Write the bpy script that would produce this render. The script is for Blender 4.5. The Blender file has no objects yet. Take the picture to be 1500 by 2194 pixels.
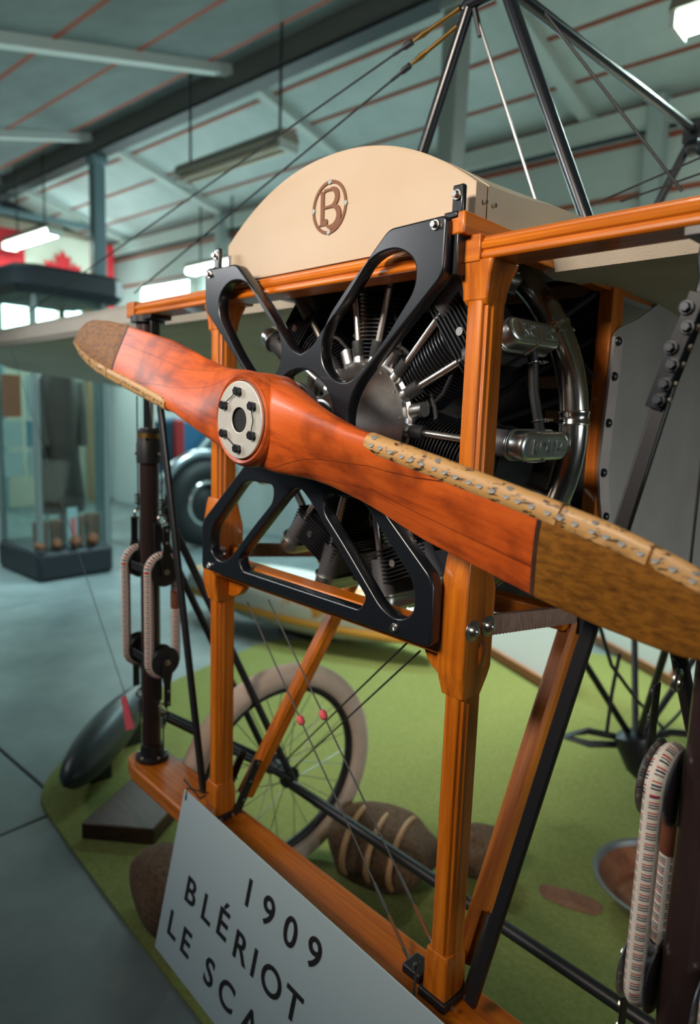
import bpy, bmesh, math, random
from mathutils import Vector, Matrix

random.seed(7)
sc = bpy.context.scene
col = sc.collection
R = math.radians
HZ = 1.75                                   # height of the propeller shaft above the floor

# ------------------------------------------------------------------ camera
F = 1463.0                                  # focal length in pixels of the 1500 x 2194 frame (24 mm lens)
def nrm(v): return Vector(v).normalized()
_mx = nrm((-660 - 750, 832 - 1097, F))      # aircraft's port direction in camera space (x right, y down, z forward)
AX = -_mx
_b = -_mx[2] * F / (_mx[1] - 0.034 * _mx[0])
_D = nrm((-0.034 * _b, _b, F))
AZ = -_D
AY = AZ.cross(AX)
CR = Matrix(((AX[0], AX[1], AX[2]), (AY[0], AY[1], AY[2]), (AZ[0], AZ[1], AZ[2])))   # world <- camera
_H = Vector(((518 - 750) / F, (900 - 1097) / F, 1.0)) * 1.4
CAM = -(CR @ _H) + Vector((0, 0, HZ))
cam_d = bpy.data.cameras.new('camera')
cam = bpy.data.objects.new('camera', cam_d)
col.objects.link(cam)
right, up, back = CR @ Vector((1, 0, 0)), CR @ Vector((0, -1, 0)), CR @ Vector((0, 0, -1))
M = Matrix((right, up, back)).transposed().to_4x4()
M.translation = CAM
cam.matrix_world = M
cam_d.sensor_fit = 'VERTICAL'
cam_d.sensor_height = 36.0
cam_d.lens = F / 2194 * 36.0
cam_d.clip_start = 0.02
cam_d.dof.use_dof = True
cam_d.dof.focus_distance = 1.3
cam_d.dof.aperture_fstop = 2.0
sc.camera = cam

# ------------------------------------------------------------------ world, light, exposure
sc.view_settings.view_transform = 'Standard'
sc.view_settings.look = 'None'
sc.view_settings.gamma = 1.0
sc.view_settings.use_curve_mapping = False
sc.view_settings.exposure = -0.45
w = bpy.data.worlds.new('world'); sc.world = w
w.use_nodes = True
w.node_tree.nodes['Background'].inputs[0].default_value = (0.45, 0.72, 0.80, 1)
w.node_tree.nodes['Background'].inputs[1].default_value = 0.03

HL = Vector((-0.997, -0.078, 0.0)); HWd = Vector((-0.078, 0.997, 0.0))
def HP(l, wd, z): return HL * l + HWd * wd + Vector((0, 0, z))     # hall coordinates: along, across, height above floor
HROT = math.atan2(0.078, 0.997)
def area(name, loc, target, size, power, colr, spread=170):
    d = bpy.data.lights.new(name, 'AREA'); d.shape = 'RECTANGLE'
    d.size, d.size_y = size; d.energy = power; d.color = colr; d.spread = R(spread)
    o = bpy.data.objects.new(name, d); col.objects.link(o)
    o.location = loc
    o.rotation_euler = (Vector(target) - Vector(loc)).to_track_quat('-Z', 'Y').to_euler()
    return o
WARM = (1.0, 0.88, 0.74); COOL = (0.62, 0.95, 1.0)
# unseen ceiling lamps of the hall, with added fill lights among them
area('near_hall_lamp', (0.1, -2.9, 3.3), (0.1, 0.2, 2.25), (1.2, 0.6), 29, WARM, 58)
area('near_hall_lamp_port', HP(5.0, 0.9, 4.0), HP(5.0, 1.6, 0), (1.6, 0.5), 62, (0.68, 0.96, 1.0), 76)
area('starboard_fill', (7.0, 1.0, 2.4), (0.5, 1.1, 2.0), (3.0, 1.4), 36, (0.92, 0.97, 1.0), 60)  # added fill from starboard for the fuselage side; no door stands there
area('rear_hall_lamp', HP(0.2, 3.9, 4.2), HP(0.6, 2.9, 0), (1.6, 0.5), 68, (0.92, 1.0, 0.86), 78)
area('rear_hall_lamp_b', HP(3.6, 4.5, 4.1), HP(3.4, 4.3, 0), (1.6, 0.5), 190, COOL, 140)
area('end_wall_fill', HP(8.9, 1.7, 4.1), HP(9.4, 2.4, 0.8), (1.6, 0.5), 80, COOL, 130)  # added out of view to brighten the end wall behind the case
area('port_wing_fill', (-3.4, -2.2, 3.3), (-1.2, 0.45, 2.0), (1.4, 0.6), 21, (0.95, 0.97, 1.0), 66)  # extra light added for the port wing's leading edge

# ------------------------------------------------------------------ materials
MATS = {}
def mat(name, colr, rough=0.5, metal=0.0, coat=0.0, spec=0.5, emit=None, estr=0.0):
    m = bpy.data.materials.new(name); m.use_nodes = True
    b = m.node_tree.nodes['Principled BSDF']
    b.inputs['Base Color'].default_value = (*colr, 1)
    b.inputs['Roughness'].default_value = rough
    b.inputs['Metallic'].default_value = metal
    b.inputs['Coat Weight'].default_value = coat
    b.inputs['Specular IOR Level'].default_value = spec
    if emit:
        b.inputs['Emission Color'].default_value = (*emit, 1)
        b.inputs['Emission Strength'].default_value = estr
    MATS[name] = m
    return m
def nodes(m): return m.node_tree.nodes, m.node_tree.links, m.node_tree.nodes['Principled BSDF']
def ramp(N, stops):
    r = N.new('ShaderNodeValToRGB')
    e = r.color_ramp.elements
    while len(e) < len(stops): e.new(0.5)
    for i, (p, c) in enumerate(stops):
        e[i].position = p; e[i].color = (*c, 1)
    return r
def noisy(name, c1, c2, scale=(6, 6, 6), rough=0.5, metal=0.0, coat=0.0, detail=6, bump=0.0, lo=0.35, hi=0.68, spec=0.5, bscale=None, rot=None):
    m = mat(name, c1, rough, metal, coat, spec); N, K, b = nodes(m)
    tc = N.new('ShaderNodeTexCoord'); mp = N.new('ShaderNodeMapping'); mp.inputs['Scale'].default_value = scale
    nz = N.new('ShaderNodeTexNoise'); nz.inputs['Scale'].default_value = 1.0; nz.inputs['Detail'].default_value = detail
    nz.inputs['Roughness'].default_value = 0.65
    src = tc.outputs['Object']
    if rot:
        m0 = N.new('ShaderNodeMapping'); m0.inputs['Rotation'].default_value = rot; K.new(src, m0.inputs[0]); src = m0.outputs[0]
    K.new(src, mp.inputs['Vector']); K.new(mp.outputs[0], nz.inputs['Vector'])
    r = ramp(N, [(lo, c1), (hi, c2)]); K.new(nz.outputs['Fac'], r.inputs[0]); K.new(r.outputs[0], b.inputs['Base Color'])
    if bump:
        n2 = nz
        if bscale:
            n2 = N.new('ShaderNodeTexNoise'); n2.inputs['Scale'].default_value = bscale; K.new(tc.outputs['Object'], n2.inputs['Vector'])
        bp = N.new('ShaderNodeBump'); bp.inputs['Strength'].default_value = bump; bp.inputs['Distance'].default_value = 0.004
        K.new(n2.outputs['Fac'], bp.inputs['Height']); K.new(bp.outputs[0], b.inputs['Normal'])
    return m
O1, O2 = (0.37, 0.082, 0.003), (0.66, 0.185, 0.008)
GA = {'X': (3, 70, 70), 'Y': (70, 3, 70), 'Z': (70, 70, 3)}
for ax in 'XYZ':
    noisy('wood_' + ax, O1, O2, GA[ax], rough=0.36, coat=0.22, bump=0.05)
noisy('wood_diagonal', O1, O2, GA['Z'], rough=0.36, coat=0.22, bump=0.05, rot=(R(26.7), 0, 0))
def prop_wood():
    m = mat('prop_wood', (0.5, 0.1, 0.02), 0.46, coat=0.06); N, K, b = nodes(m)
    tc = N.new('ShaderNodeTexCoord'); mp = N.new('ShaderNodeMapping')
    m0 = N.new('ShaderNodeMapping'); m0.inputs['Rotation'].default_value = (0, R(-12.3), 0); mp.inputs['Scale'].default_value = (3.5, 30, 30)
    nz = N.new('ShaderNodeTexNoise'); nz.inputs['Scale'].default_value = 1; nz.inputs['Detail'].default_value = 8; nz.inputs['Roughness'].default_value = 0.7
    K.new(tc.outputs['Object'], m0.inputs[0]); K.new(m0.outputs[0], mp.inputs[0]); K.new(mp.outputs[0], nz.inputs[0])
    r = ramp(N, [(0.3, (0.24, 0.034, 0.004)), (0.47, (0.55, 0.088, 0.009)), (0.7, (0.66, 0.13, 0.016))]); K.new(nz.outputs['Fac'], r.inputs[0])
    # glue lines between the laminations (planes across the shaft) and blotchy wear
    sp = N.new('ShaderNodeSeparateXYZ'); K.new(tc.outputs['Object'], sp.inputs[0])
    ml = N.new('ShaderNodeMath'); ml.operation = 'MULTIPLY'; ml.inputs[1].default_value = 36; K.new(sp.outputs['Y'], ml.inputs[0])
    fr = N.new('ShaderNodeMath'); fr.operation = 'FRACT'; K.new(ml.outputs[0], fr.inputs[0])
    lt = N.new('ShaderNodeMath'); lt.operation = 'LESS_THAN'; lt.inputs[1].default_value = 0.02; K.new(fr.outputs[0], lt.inputs[0])
    n2 = N.new('ShaderNodeTexNoise'); n2.inputs['Scale'].default_value = 9; n2.inputs['Detail'].default_value = 5; K.new(tc.outputs['Object'], n2.inputs[0])
    r2 = ramp(N, [(0.34, (0.34, 0.28, 0.26)), (0.52, (1, 1, 1))]); K.new(n2.outputs['Fac'], r2.inputs[0])
    mx = N.new('ShaderNodeMix'); mx.data_type = 'RGBA'; mx.blend_type = 'MULTIPLY'; mx.inputs[0].default_value = 0.85
    K.new(r.outputs[0], mx.inputs[6]); K.new(r2.outputs[0], mx.inputs[7])
    m2 = N.new('ShaderNodeMix'); m2.data_type = 'RGBA'; m2.inputs[7].default_value = (0.07, 0.012, 0.004, 1)
    K.new(lt.outputs[0], m2.inputs[0]); K.new(mx.outputs[2], m2.inputs[6]); K.new(m2.outputs[2], b.inputs['Base Color'])
prop_wood()
noisy('sheath', (0.085, 0.030, 0.003), (0.27, 0.105, 0.010), (40, 110, 110), rough=0.6, coat=0.0, bump=0.15, lo=0.3, hi=0.6, spec=0.3)
noisy('bamboo', (0.03, 0.016, 0.01), (0.50, 0.28, 0.10), (45, 130, 130), rough=0.5, coat=0.05, lo=0.385, hi=0.45)
noisy('dark_wood', (0.035, 0.016, 0.012), (0.085, 0.035, 0.02), (5, 30, 30), rough=0.5)
noisy('cord_wrap', (0.17, 0.085, 0.055), (0.32, 0.20, 0.15), (30, 200, 30), rough=0.8)
mat('black_paint', (0.007, 0.009, 0.013), 0.30, coat=0.2)
mat('black_steel', (0.012, 0.012, 0.014), 0.42)
mat('gap_black', (0.004, 0.004, 0.005), 0.8)
noisy('brown_steel', (0.030, 0.018, 0.018), (0.060, 0.036, 0.034), (8, 8, 2), rough=0.3, metal=0.3)
noisy('cream', (0.42, 0.315, 0.215), (0.45, 0.34, 0.235), (3, 3, 3), rough=0.55)
noisy('cream_metal', (0.48, 0.39, 0.27), (0.54, 0.45, 0.32), (3, 3, 3), rough=0.3, metal=0.15)
noisy('fabric', (0.47, 0.41, 0.33), (0.55, 0.49, 0.40), (4, 4, 4), rough=0.75, bump=0.15, bscale=260)
noisy('grey_fabric', (0.33, 0.31, 0.29), (0.40, 0.38, 0.36), (4, 4, 4), rough=0.85, bump=0.25, bscale=300)
noisy('leather_strip', (0.46, 0.39, 0.37), (0.56, 0.49, 0.46), (14, 14, 14), rough=0.7)
mat('emblem_brown', (0.15, 0.052, 0.014), 0.65)
mat('chrome', (0.80, 0.80, 0.80), 0.10, metal=1)
mat('satin_tube', (0.80, 0.76, 0.72), 0.28, metal=1)
noisy('exhaust_steel', (0.42, 0.38, 0.33), (0.62, 0.60, 0.57), (9, 9, 9), rough=0.2, metal=1)
noisy('alloy', (0.50, 0.50, 0.50), (0.66, 0.66, 0.65), (30, 30, 30), rough=0.33, metal=1)
mat('cover_alloy', (0.60, 0.63, 0.60), 0.30, metal=1)
mat('grey_cast', (0.12, 0.12, 0.13), 0.5, metal=0.6)
noisy('hub_alloy', (0.60, 0.58, 0.52), (0.74, 0.72, 0.66), (8, 8, 8), rough=0.42, metal=0.55)
mat('fin_black', (0.016, 0.017, 0.020), 0.32, metal=0.3)
mat('rubber', (0.012, 0.012, 0.013), 0.6)
mat('bolt_steel', (0.55, 0.53, 0.50), 0.28, metal=1)
mat('dark_bolt', (0.06, 0.065, 0.075), 0.35, metal=0.9)
mat('rivet_grey', (0.26, 0.27, 0.27), 0.5, metal=0.3)
mat('wire_steel', (0.30, 0.30, 0.31), 0.35, metal=0.9)
mat('wire_dark', (0.03, 0.03, 0.032), 0.5, metal=0.4)
mat('brass', (0.26, 0.15, 0.045), 0.4, metal=1)
mat('copper_tube', (0.55, 0.25, 0.14), 0.35, metal=0.8)
mat('pulley_zinc', (0.42, 0.46, 0.50), 0.28, metal=1)
noisy('cord_white', (0.60, 0.54, 0.46), (0.72, 0.67, 0.60), (200, 200, 200), rough=0.85)
mat('cord_navy', (0.015, 0.02, 0.06), 0.85)
mat('cord_red', (0.42, 0.02, 0.02), 0.85)
mat('tape_brown', (0.16, 0.045, 0.02), 0.7)
noisy('tyre_cream', (0.56, 0.43, 0.34), (0.66, 0.52, 0.42), (12, 12, 12), rough=0.8)
mat('sign_white', (0.42, 0.53, 0.57), 0.4)
mat('letter_black', (0.008, 0.008, 0.01), 0.6)
noisy('carpet_green', (0.155, 0.175, 0.050), (0.22, 0.24, 0.08), (60, 60, 60), rough=0.95, bump=0.6, spec=0.1)
noisy('concrete', (0.09, 0.115, 0.117), (0.20, 0.235, 0.232), (1.4, 1.4, 1.4), rough=0.5, detail=9, lo=0.3, hi=0.7)
mat('joint_dark', (0.10, 0.115, 0.115), 0.8)
noisy('ceiling_white', (0.50, 0.56, 0.55), (0.60, 0.66, 0.65), (2, 2, 2), rough=0.85)
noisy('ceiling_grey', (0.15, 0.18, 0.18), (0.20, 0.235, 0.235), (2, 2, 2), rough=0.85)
mat('strip_red', (0.34, 0.075, 0.04), 0.7)
mat('rafter_paint', (0.55, 0.60, 0.57), 0.6)
mat('beam_grey', (0.20, 0.20, 0.19), 0.7)
mat('beam_dark', (0.025, 0.03, 0.035), 0.6)
mat('column_blue', (0.16, 0.24, 0.27), 0.45)
mat('column_pale', (0.36, 0.42, 0.41), 0.5)
noisy('wall_white', (0.50, 0.56, 0.54), (0.58, 0.63, 0.61), (1, 1, 1), rough=0.8)
noisy('wall_cream', (0.52, 0.48, 0.38), (0.58, 0.53, 0.42), (1, 1, 1), rough=0.8)
mat('tube_glow', (1, 1, 1), 0.4, emit=(0.74, 1.0, 0.93), estr=60)
mat('tube_unlit', (0.62, 0.52, 0.40), 0.4)
mat('lamp_housing', (0.30, 0.27, 0.22), 0.5)
mat('window_glow', (1, 1, 1), 0.4, emit=(0.70, 0.97, 0.95), estr=13)
mat('flag_red', (0.62, 0.02, 0.03), 0.8)
mat('flag_white', (0.62, 0.60, 0.50), 0.8)
mat('case_black', (0.012, 0.016, 0.022), 0.5)
mat('case_post', (0.28, 0.33, 0.33), 0.35, metal=0.6)
noisy('leather_brown', (0.020, 0.010, 0.008), (0.045, 0.020, 0.014), (9, 9, 9), rough=0.55)
noisy('fur_brown', (0.09, 0.03, 0.012), (0.18, 0.065, 0.025), (40, 40, 40), rough=0.95, bump=0.8)
noisy('burlap', (0.055, 0.030, 0.015), (0.15, 0.085, 0.045), (70, 70, 70), rough=0.95, bump=0.9)
mat('tag_pink', (0.75, 0.10, 0.12), 0.6)
mat('pod_grey', (0.030, 0.042, 0.048), 0.38)
noisy('hull_paint', (0.62, 0.63, 0.58), (0.60, 0.27, 0.03), (4, 4, 4), rough=0.5, lo=0.56, hi=0.62, detail=4)
mat('hull_yellow', (0.62, 0.29, 0.03), 0.5)
mat('panel_white', (0.52, 0.54, 0.50), 0.6)
mat('trim_brown', (0.26, 0.10, 0.04), 0.6)
mat('tan_wood', (0.36, 0.20, 0.09), 0.6)
noisy('rust', (0.15, 0.05, 0.02), (0.26, 0.11, 0.05), (14, 14, 14), rough=0.8)
mat('pan_steel', (0.35, 0.37, 0.38), 0.35, metal=0.8)
mat('blue_paint', (0.03, 0.13, 0.25), 0.4)
mat('red_paint', (0.35, 0.02, 0.02), 0.4)
mat('poster_a', (0.55, 0.62, 0.62), 0.6); mat('poster_b', (0.12, 0.30, 0.40), 0.6); mat('poster_c', (0.45, 0.10, 0.03), 0.6); mat('poster_d', (0.55, 0.36, 0.06), 0.6)
noisy('pale_wood', (0.34, 0.31, 0.22), (0.42, 0.38, 0.28), (20, 20, 3), rough=0.6)
def glass():
    m = bpy.data.materials.new('case_glass'); m.use_nodes = True; N, K = m.node_tree.nodes, m.node_tree.links
    N.remove(N['Principled BSDF'])
    t = N.new('ShaderNodeBsdfTransparent'); t.inputs[0].default_value = (0.90, 0.96, 0.95, 1)
    g = N.new('ShaderNodeBsdfGlossy'); g.inputs['Roughness'].default_value = 0.03
    x = N.new('ShaderNodeMixShader'); x.inputs[0].default_value = 0.06
    K.new(t.outputs[0], x.inputs[1]); K.new(g.outputs[0], x.inputs[2])
    K.new(x.outputs[0], N['Material Output'].inputs['Surface']); MATS['case_glass'] = m
glass()

# ------------------------------------------------------------------ mesh helpers
WL = {}
def frame_of(axis):
    a = nrm(axis)
    u = a.orthogonal().normalized()
    return u, a.cross(u), a
class MB:
    def __init__(s): s.v, s.f, s.m = [], [], []
    def add(s, vs, fs, mi=0):
        n = len(s.v); s.v += [Vector(p) for p in vs]
        for f in fs: s.f.append([i + n for i in f]); s.m.append(mi)
        return s
    def box(s, c, size, rot=None, mi=0):
        c = Vector(c); h = Vector(size) / 2
        vs = [Vector((x * h[0], y * h[1], z * h[2])) for x in (-1, 1) for y in (-1, 1) for z in (-1, 1)]
        if rot is not None: vs = [rot @ p for p in vs]
        return s.add([c + p for p in vs], [(0, 1, 3, 2), (4, 6, 7, 5), (0, 4, 5, 1), (2, 3, 7, 6), (0, 2, 6, 4), (1, 5, 7, 3)], mi)
    def bar(s, p, q, wd, th, upv=(0, 0, 1), mi=0):       # rectangular bar from p to q
        p, q = Vector(p), Vector(q); a = (q - p).normalized()
        sd = a.cross(Vector(upv)).normalized(); u = sd.cross(a).normalized()
        rot = Matrix((sd, a, u)).transposed()
        return s.box((p + q) / 2, (wd, (q - p).length, th), rot, mi)
    def tube(s, pts, r, seg=12, closed=False, caps=True, mi=0, ell=None):
        pts = [Vector(p) for p in pts]; n = len(pts)
        rr = r if isinstance(r, (list, tuple)) else [r] * n
        tg = []
        for i in range(n):
            a = pts[(i - 1) % n] if (closed or i > 0) else pts[i]
            b = pts[(i + 1) % n] if (closed or i < n - 1) else pts[i]
            tg.append((b - a).normalized())
        u = tg[0].orthogonal().normalized(); rings = []
        for i in range(n):
            u = (u - tg[i] * u.dot(tg[i])).normalized(); v = tg[i].cross(u)
            rings.append([pts[i] + (u * math.cos(2 * math.pi * k / seg) + v * math.sin(2 * math.pi * k / seg)) * rr[i] for k in range(seg)])
        vs = [p for g in rings for p in g]; fs = []
        for i in range(n if closed else n - 1):
            j = (i + 1) % n
            for k in range(seg):
                l = (k + 1) % seg
                fs.append((i * seg + k, i * seg + l, j * seg + l, j * seg + k))
        if caps and not closed:
            fs.append(tuple(range(seg))[::-1]); fs.append(tuple((n - 1) * seg + k for k in range(seg)))
        return s.add(vs, fs, mi)
    def lathe(s, prof, o, axis, seg=24, mi=0, caps=True):   # prof: (radius, distance along axis)
        u, v, a = frame_of(axis); o = Vector(o); n = len(prof)
        vs = [o + a * h + (u * math.cos(2 * math.pi * k / seg) + v * math.sin(2 * math.pi * k / seg)) * r for r, h in prof for k in range(seg)]
        fs = []
        for i in range(n - 1):
            for k in range(seg):
                l = (k + 1) % seg
                fs.append((i * seg + k, i * seg + l, (i + 1) * seg + l, (i + 1) * seg + k))
        if caps:
            fs.append(tuple(range(seg))[::-1]); fs.append(tuple((n - 1) * seg + k for k in range(seg)))
        return s.add(vs, fs, mi)
    def loft(s, secs, caps=True, mi=0, closed=True):
        n, k = len(secs), len(secs[0]); vs = [p for g in secs for p in g]; fs = []
        for i in range(n - 1):
            for j in range(k if closed else k - 1):
                l = (j + 1) % k
                fs.append((i * k + j, i * k + l, (i + 1) * k + l, (i + 1) * k + j))
        if caps and closed:
            fs.append(tuple(range(k))[::-1]); fs.append(tuple((n - 1) * k + j for j in range(k)))
        return s.add(vs, fs, mi)
    def prism(s, poly, p0, e1, e2, ext, mi=0):       # poly in (e1,e2) plane at p0, thickness vector ext
        p0, e1, e2, ext = Vector(p0), Vector(e1), Vector(e2), Vector(ext)
        a = [p0 + e1 * x + e2 * y for x, y in poly]
        return s.loft([a, [p + ext for p in a]], mi=mi)
    def mesh(s, name, mats, smooth=38):
        me = bpy.data.meshes.new(name)
        me.from_pydata([tuple(p) for p in s.v], [], s.f)
        for mm in (mats if isinstance(mats, (list, tuple)) else [mats]): me.materials.append(MATS[mm])
        me.polygons.foreach_set('material_index', s.m)
        bm = bmesh.new(); bm.from_mesh(me); bmesh.ops.recalc_face_normals(bm, faces=bm.faces); bm.to_mesh(me); bm.free()
        if smooth: finish(me, smooth)
        return me
    def build(s, name, mats, parent=None, smooth=38, bevel=0, origin=None):
        return place(s.mesh(name, mats, smooth), name, parent, bevel=bevel, origin=origin)
def finish(me, ang=38):
    me.polygons.foreach_set('use_smooth', [True] * len(me.polygons))
    me.set_sharp_from_angle(angle=R(ang)); me.update()
def place(me, name, parent=None, bevel=0, origin=None):      # a mesh in world coordinates becomes an object with its origin at its middle
    xs = [v.co for v in me.vertices]
    if origin is None:
        lo = Vector([min(p[i] for p in xs) for i in range(3)]); hi = Vector([max(p[i] for p in xs) for i in range(3)])
        origin = (lo + hi) / 2
    origin = Vector(origin)
    me.transform(Matrix.Translation(-origin))
    return inst(me, name, origin, None, parent, bevel)
def inst(me, name, loc, rot=None, parent=None, bevel=0):
    o = bpy.data.objects.new(name, me); col.objects.link(o)
    loc = Vector(loc); WL[o.name] = loc
    if parent is not None:
        o.parent = parent; loc = loc - WL[parent.name]
    o.location = loc
    if rot is not None: o.rotation_euler = rot.to_euler() if isinstance(rot, Matrix) else rot
    if bevel:
        b = o.modifiers.new('bevel', 'BEVEL'); b.width = bevel; b.segments = 2; b.limit_method = 'ANGLE'; b.angle_limit = R(40)
    return o
def empty(name, loc, parent=None):
    o = bpy.data.objects.new(name, None); col.objects.link(o); o.empty_display_size = 0.1
    WL[o.name] = Vector(loc)
    if parent is not None: o.parent = parent; loc = Vector(loc) - WL[parent.name]
    o.location = loc
    return o
def tag(o, label=None, cat=None, group=None, kind=None):
    if label: o['label'] = label
    if cat: o['category'] = cat
    if group: o['group'] = group
    if kind: o['kind'] = kind
    return o
def V(x, y, z): return Vector((x, y, z + HZ))             # aircraft coordinates: shaft front is (0,0,0)
def rot_to(axis):                                         # rotation that takes +Z to axis
    return Vector((0, 0, 1)).rotation_difference(Vector(axis)).to_matrix()
def rounded(pts, rad, n=6):
    out = []; k = len(pts)
    for i in range(k):
        p, a, b = Vector(pts[i]), Vector(pts[i - 1]), Vector(pts[(i + 1) % k])
        r = rad[i] if isinstance(rad, (list, tuple)) else rad
        if r <= 0: out.append(tuple(p)); continue
        da, db = (a - p), (b - p); r = min(r, da.length * 0.48, db.length * 0.48)
        A, B = p + da.normalized() * r, p + db.normalized() * r
        for j in range(n + 1):
            t = j / n; out.append(tuple(A * (1 - t) ** 2 + p * 2 * t * (1 - t) + B * t * t))
    return out
def circle(c, r, n=40): return [(c[0] + r * math.cos(2 * math.pi * i / n), c[1] + r * math.sin(2 * math.pi * i / n)) for i in range(n)]
def outline(name, polys, depth, bev, mname):                 # filled outline with holes, as a mesh in its own XY plane, thickness along Z
    cu = bpy.data.curves.new(name, 'CURVE'); cu.dimensions = '2D'; cu.fill_mode = 'BOTH'
    cu.extrude = max(depth / 2 - bev, 0.0001); cu.bevel_depth = bev; cu.bevel_resolution = 2; cu.offset = -bev
    for p in polys:
        s = cu.splines.new('POLY'); s.points.add(len(p) - 1); s.use_cyclic_u = True
        for q, (x, y) in zip(s.points, p): q.co = (x, y, 0, 1)
    return _curve_mesh(cu, name, mname)
def lettering(name, txt, size, depth, mname, bev=0.0):
    cu = bpy.data.curves.new(name, 'FONT'); cu.body = txt; cu.size = size; cu.extrude = depth / 2; cu.bevel_depth = bev
    cu.bevel_depth = 0.0012 if mname == 'letter_black' else bev; cu.align_x = 'CENTER'; cu.align_y = 'CENTER'
    return _curve_mesh(cu, name, mname)
def _curve_mesh(cu, name, mname):
    o = bpy.data.objects.new(name, cu); col.objects.link(o)
    dg = bpy.context.evaluated_depsgraph_get(); dg.update()
    me = bpy.data.meshes.new_from_object(o.evaluated_get(dg))
    bpy.data.objects.remove(o); bpy.data.curves.remove(cu)
    me.name = name; me.materials.clear(); me.materials.append(MATS[mname]); finish(me, 40)
    return me
XZ = Matrix(((1, 0, 0), (0, 0, 1), (0, 1, 0)))               # local XY plane -> world XZ plane, local +Z -> world +Y (mirrored; fixed by flip)
def xz_matrix(y): return Matrix(((1, 0, 0, 0), (0, 0, -1, y), (0, 1, 0, HZ), (0, 0, 0, 1)))   # local z -> -Y (faces the camera side)

# shared small hardware
def hexbolt(name, r, h, mname, washer=True):
    b = MB()
    if washer: b.lathe([(r * 1.45, 0), (r * 1.45, h * 0.2), (r * 1.35, h * 0.25)], (0, 0, 0), (0, 0, 1), 16)
    b.lathe([(r, h * 0.2), (r, h * 0.85), (r * 0.85, h)], (0, 0, 0), (0, 0, 1), 6)
    return b.mesh(name, mname, 30)
def dome(name, r, h, mname, washer=True):
    b = MB(); pr = []
    if washer: pr += [(r * 1.7, 0), (r * 1.7, h * 0.15), (r, h * 0.2)]
    else: pr += [(r, 0)]
    pr += [(r * math.cos(a), h * 0.2 + h * 0.8 * math.sin(a)) for a in (R(20), R(45), R(70), R(88))]
    return b.lathe(pr, (0, 0, 0), (0, 0, 1), 16).mesh(name, mname, 50)
BOLT = hexbolt('bolt', 0.0065, 0.010, 'bolt_steel'); DBOLT = hexbolt('bolt_dark', 0.0095, 0.012, 'dark_bolt', False)
DB2 = hexbolt('bolt_black', 0.0072, 0.010, 'dark_bolt'); BIGDOME = dome('dome_bolt', 0.012, 0.016, 'bolt_steel'); SNAP = dome('snap', 0.011, 0.010, 'dark_bolt', False)
SMALLB = hexbolt('bolt_small', 0.005, 0.007, 'bolt_steel', False); RIVET = dome('rivet', 0.0054, 0.0004, 'rivet_grey', False)
def put(me, name, p, axis, parent): return inst(me, name, p, rot_to(axis), parent)

# ================================================================== HALL (setting)
fl = MB(); fl.box(HP(3.0, 1.0, -0.06), (16.4, 13.6, 0.08), Matrix.Rotation(HROT, 3, 'Z'))
floor = fl.build('floor', 'joint_dark'); tag(floor, 'concrete hangar floor of large grey slabs', kind='structure')
slab = MB().box((0, 0, 0), (3.188, 3.188, 0.05)).mesh('slab', 'concrete')
for i in range(-2, 3):
    for j in range(-2, 2):
        inst(slab, 'slab', HP(1.647 + 3.2 * (i + 0.5), 0.375 + 3.2 * (j + 0.5), -0.025), (0, 0, HROT), floor, bevel=0.006)

RZ = 3.2 + HZ; RW = 3.5; NS, FS = 0.26, 0.23
def near_z(wd): return RZ - NS * (RW - wd)
def far_z(wd): return RZ - FS * (wd - RW)
ce = MB()
Z1 = [HP(l, wd, z + 0.09) for l in (-3.5, 10.6) for wd, z in ((-2.2, near_z(-2.2)), (RW, RZ), (5.6, far_z(5.6)))]
ce.add(Z1 + [p + Vector((0, 0, 0.05)) for p in Z1], [(0, 1, 4, 3), (1, 2, 5, 4), (6, 9, 10, 7), (7, 10, 11, 8), (0, 3, 9, 6), (2, 8, 11, 5), (0, 6, 7, 1), (1, 7, 8, 2), (3, 4, 10, 9), (4, 5, 11, 10)])
ceiling = ce.build('ceiling', 'ceiling_white', smooth=0); tag(ceiling, 'sloping white panelled hangar ceiling', kind='structure')
nw = [3.44, 3.15, 2.43, 1.72, 1.0, 0.28, -0.44, -1.16, -1.88]
fw = [3.56, 3.95, 4.46, 5.0, 5.5]
LB = [-3.5, -0.85, 1.8, 4.45, 7.1, 9.75, 10.6]
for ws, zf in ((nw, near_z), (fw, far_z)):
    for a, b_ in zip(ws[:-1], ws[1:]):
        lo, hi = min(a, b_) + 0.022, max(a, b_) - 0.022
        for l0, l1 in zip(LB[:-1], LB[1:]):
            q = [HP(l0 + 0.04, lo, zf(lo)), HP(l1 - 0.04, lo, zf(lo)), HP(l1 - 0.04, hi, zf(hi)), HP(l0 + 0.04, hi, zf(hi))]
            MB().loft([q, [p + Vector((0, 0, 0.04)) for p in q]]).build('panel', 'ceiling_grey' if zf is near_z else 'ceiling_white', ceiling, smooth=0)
    for a in ws[1:]:
        MB().bar(HP(-3.5, a, zf(a) + 0.02), HP(10.6, a, zf(a) + 0.02), 0.05, 0.05).build('batten', 'strip_red', ceiling, smooth=0)
for l in LB[:-1]:
    MB().bar(HP(l, -2.0, near_z(-2.0) - 0.04), HP(l, 3.42, near_z(3.42) - 0.04), 0.11, 0.09).build('rafter', 'rafter_paint', ceiling, smooth=0)
    MB().bar(HP(l, 3.58, far_z(3.58) - 0.04), HP(l, 5.5, far_z(5.5) - 0.04), 0.11, 0.09).build('rafter', 'rafter_paint', ceiling, smooth=0)
rb = MB().bar(HP(-3.5, RW, RZ - 0.10), HP(10.5, RW, RZ - 0.10), 0.13, 0.24)
ridge = rb.build('trim_1', 'beam_grey', smooth=0); tag(ridge, 'long grey ridge beam under the hangar ceiling', kind='structure')
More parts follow.
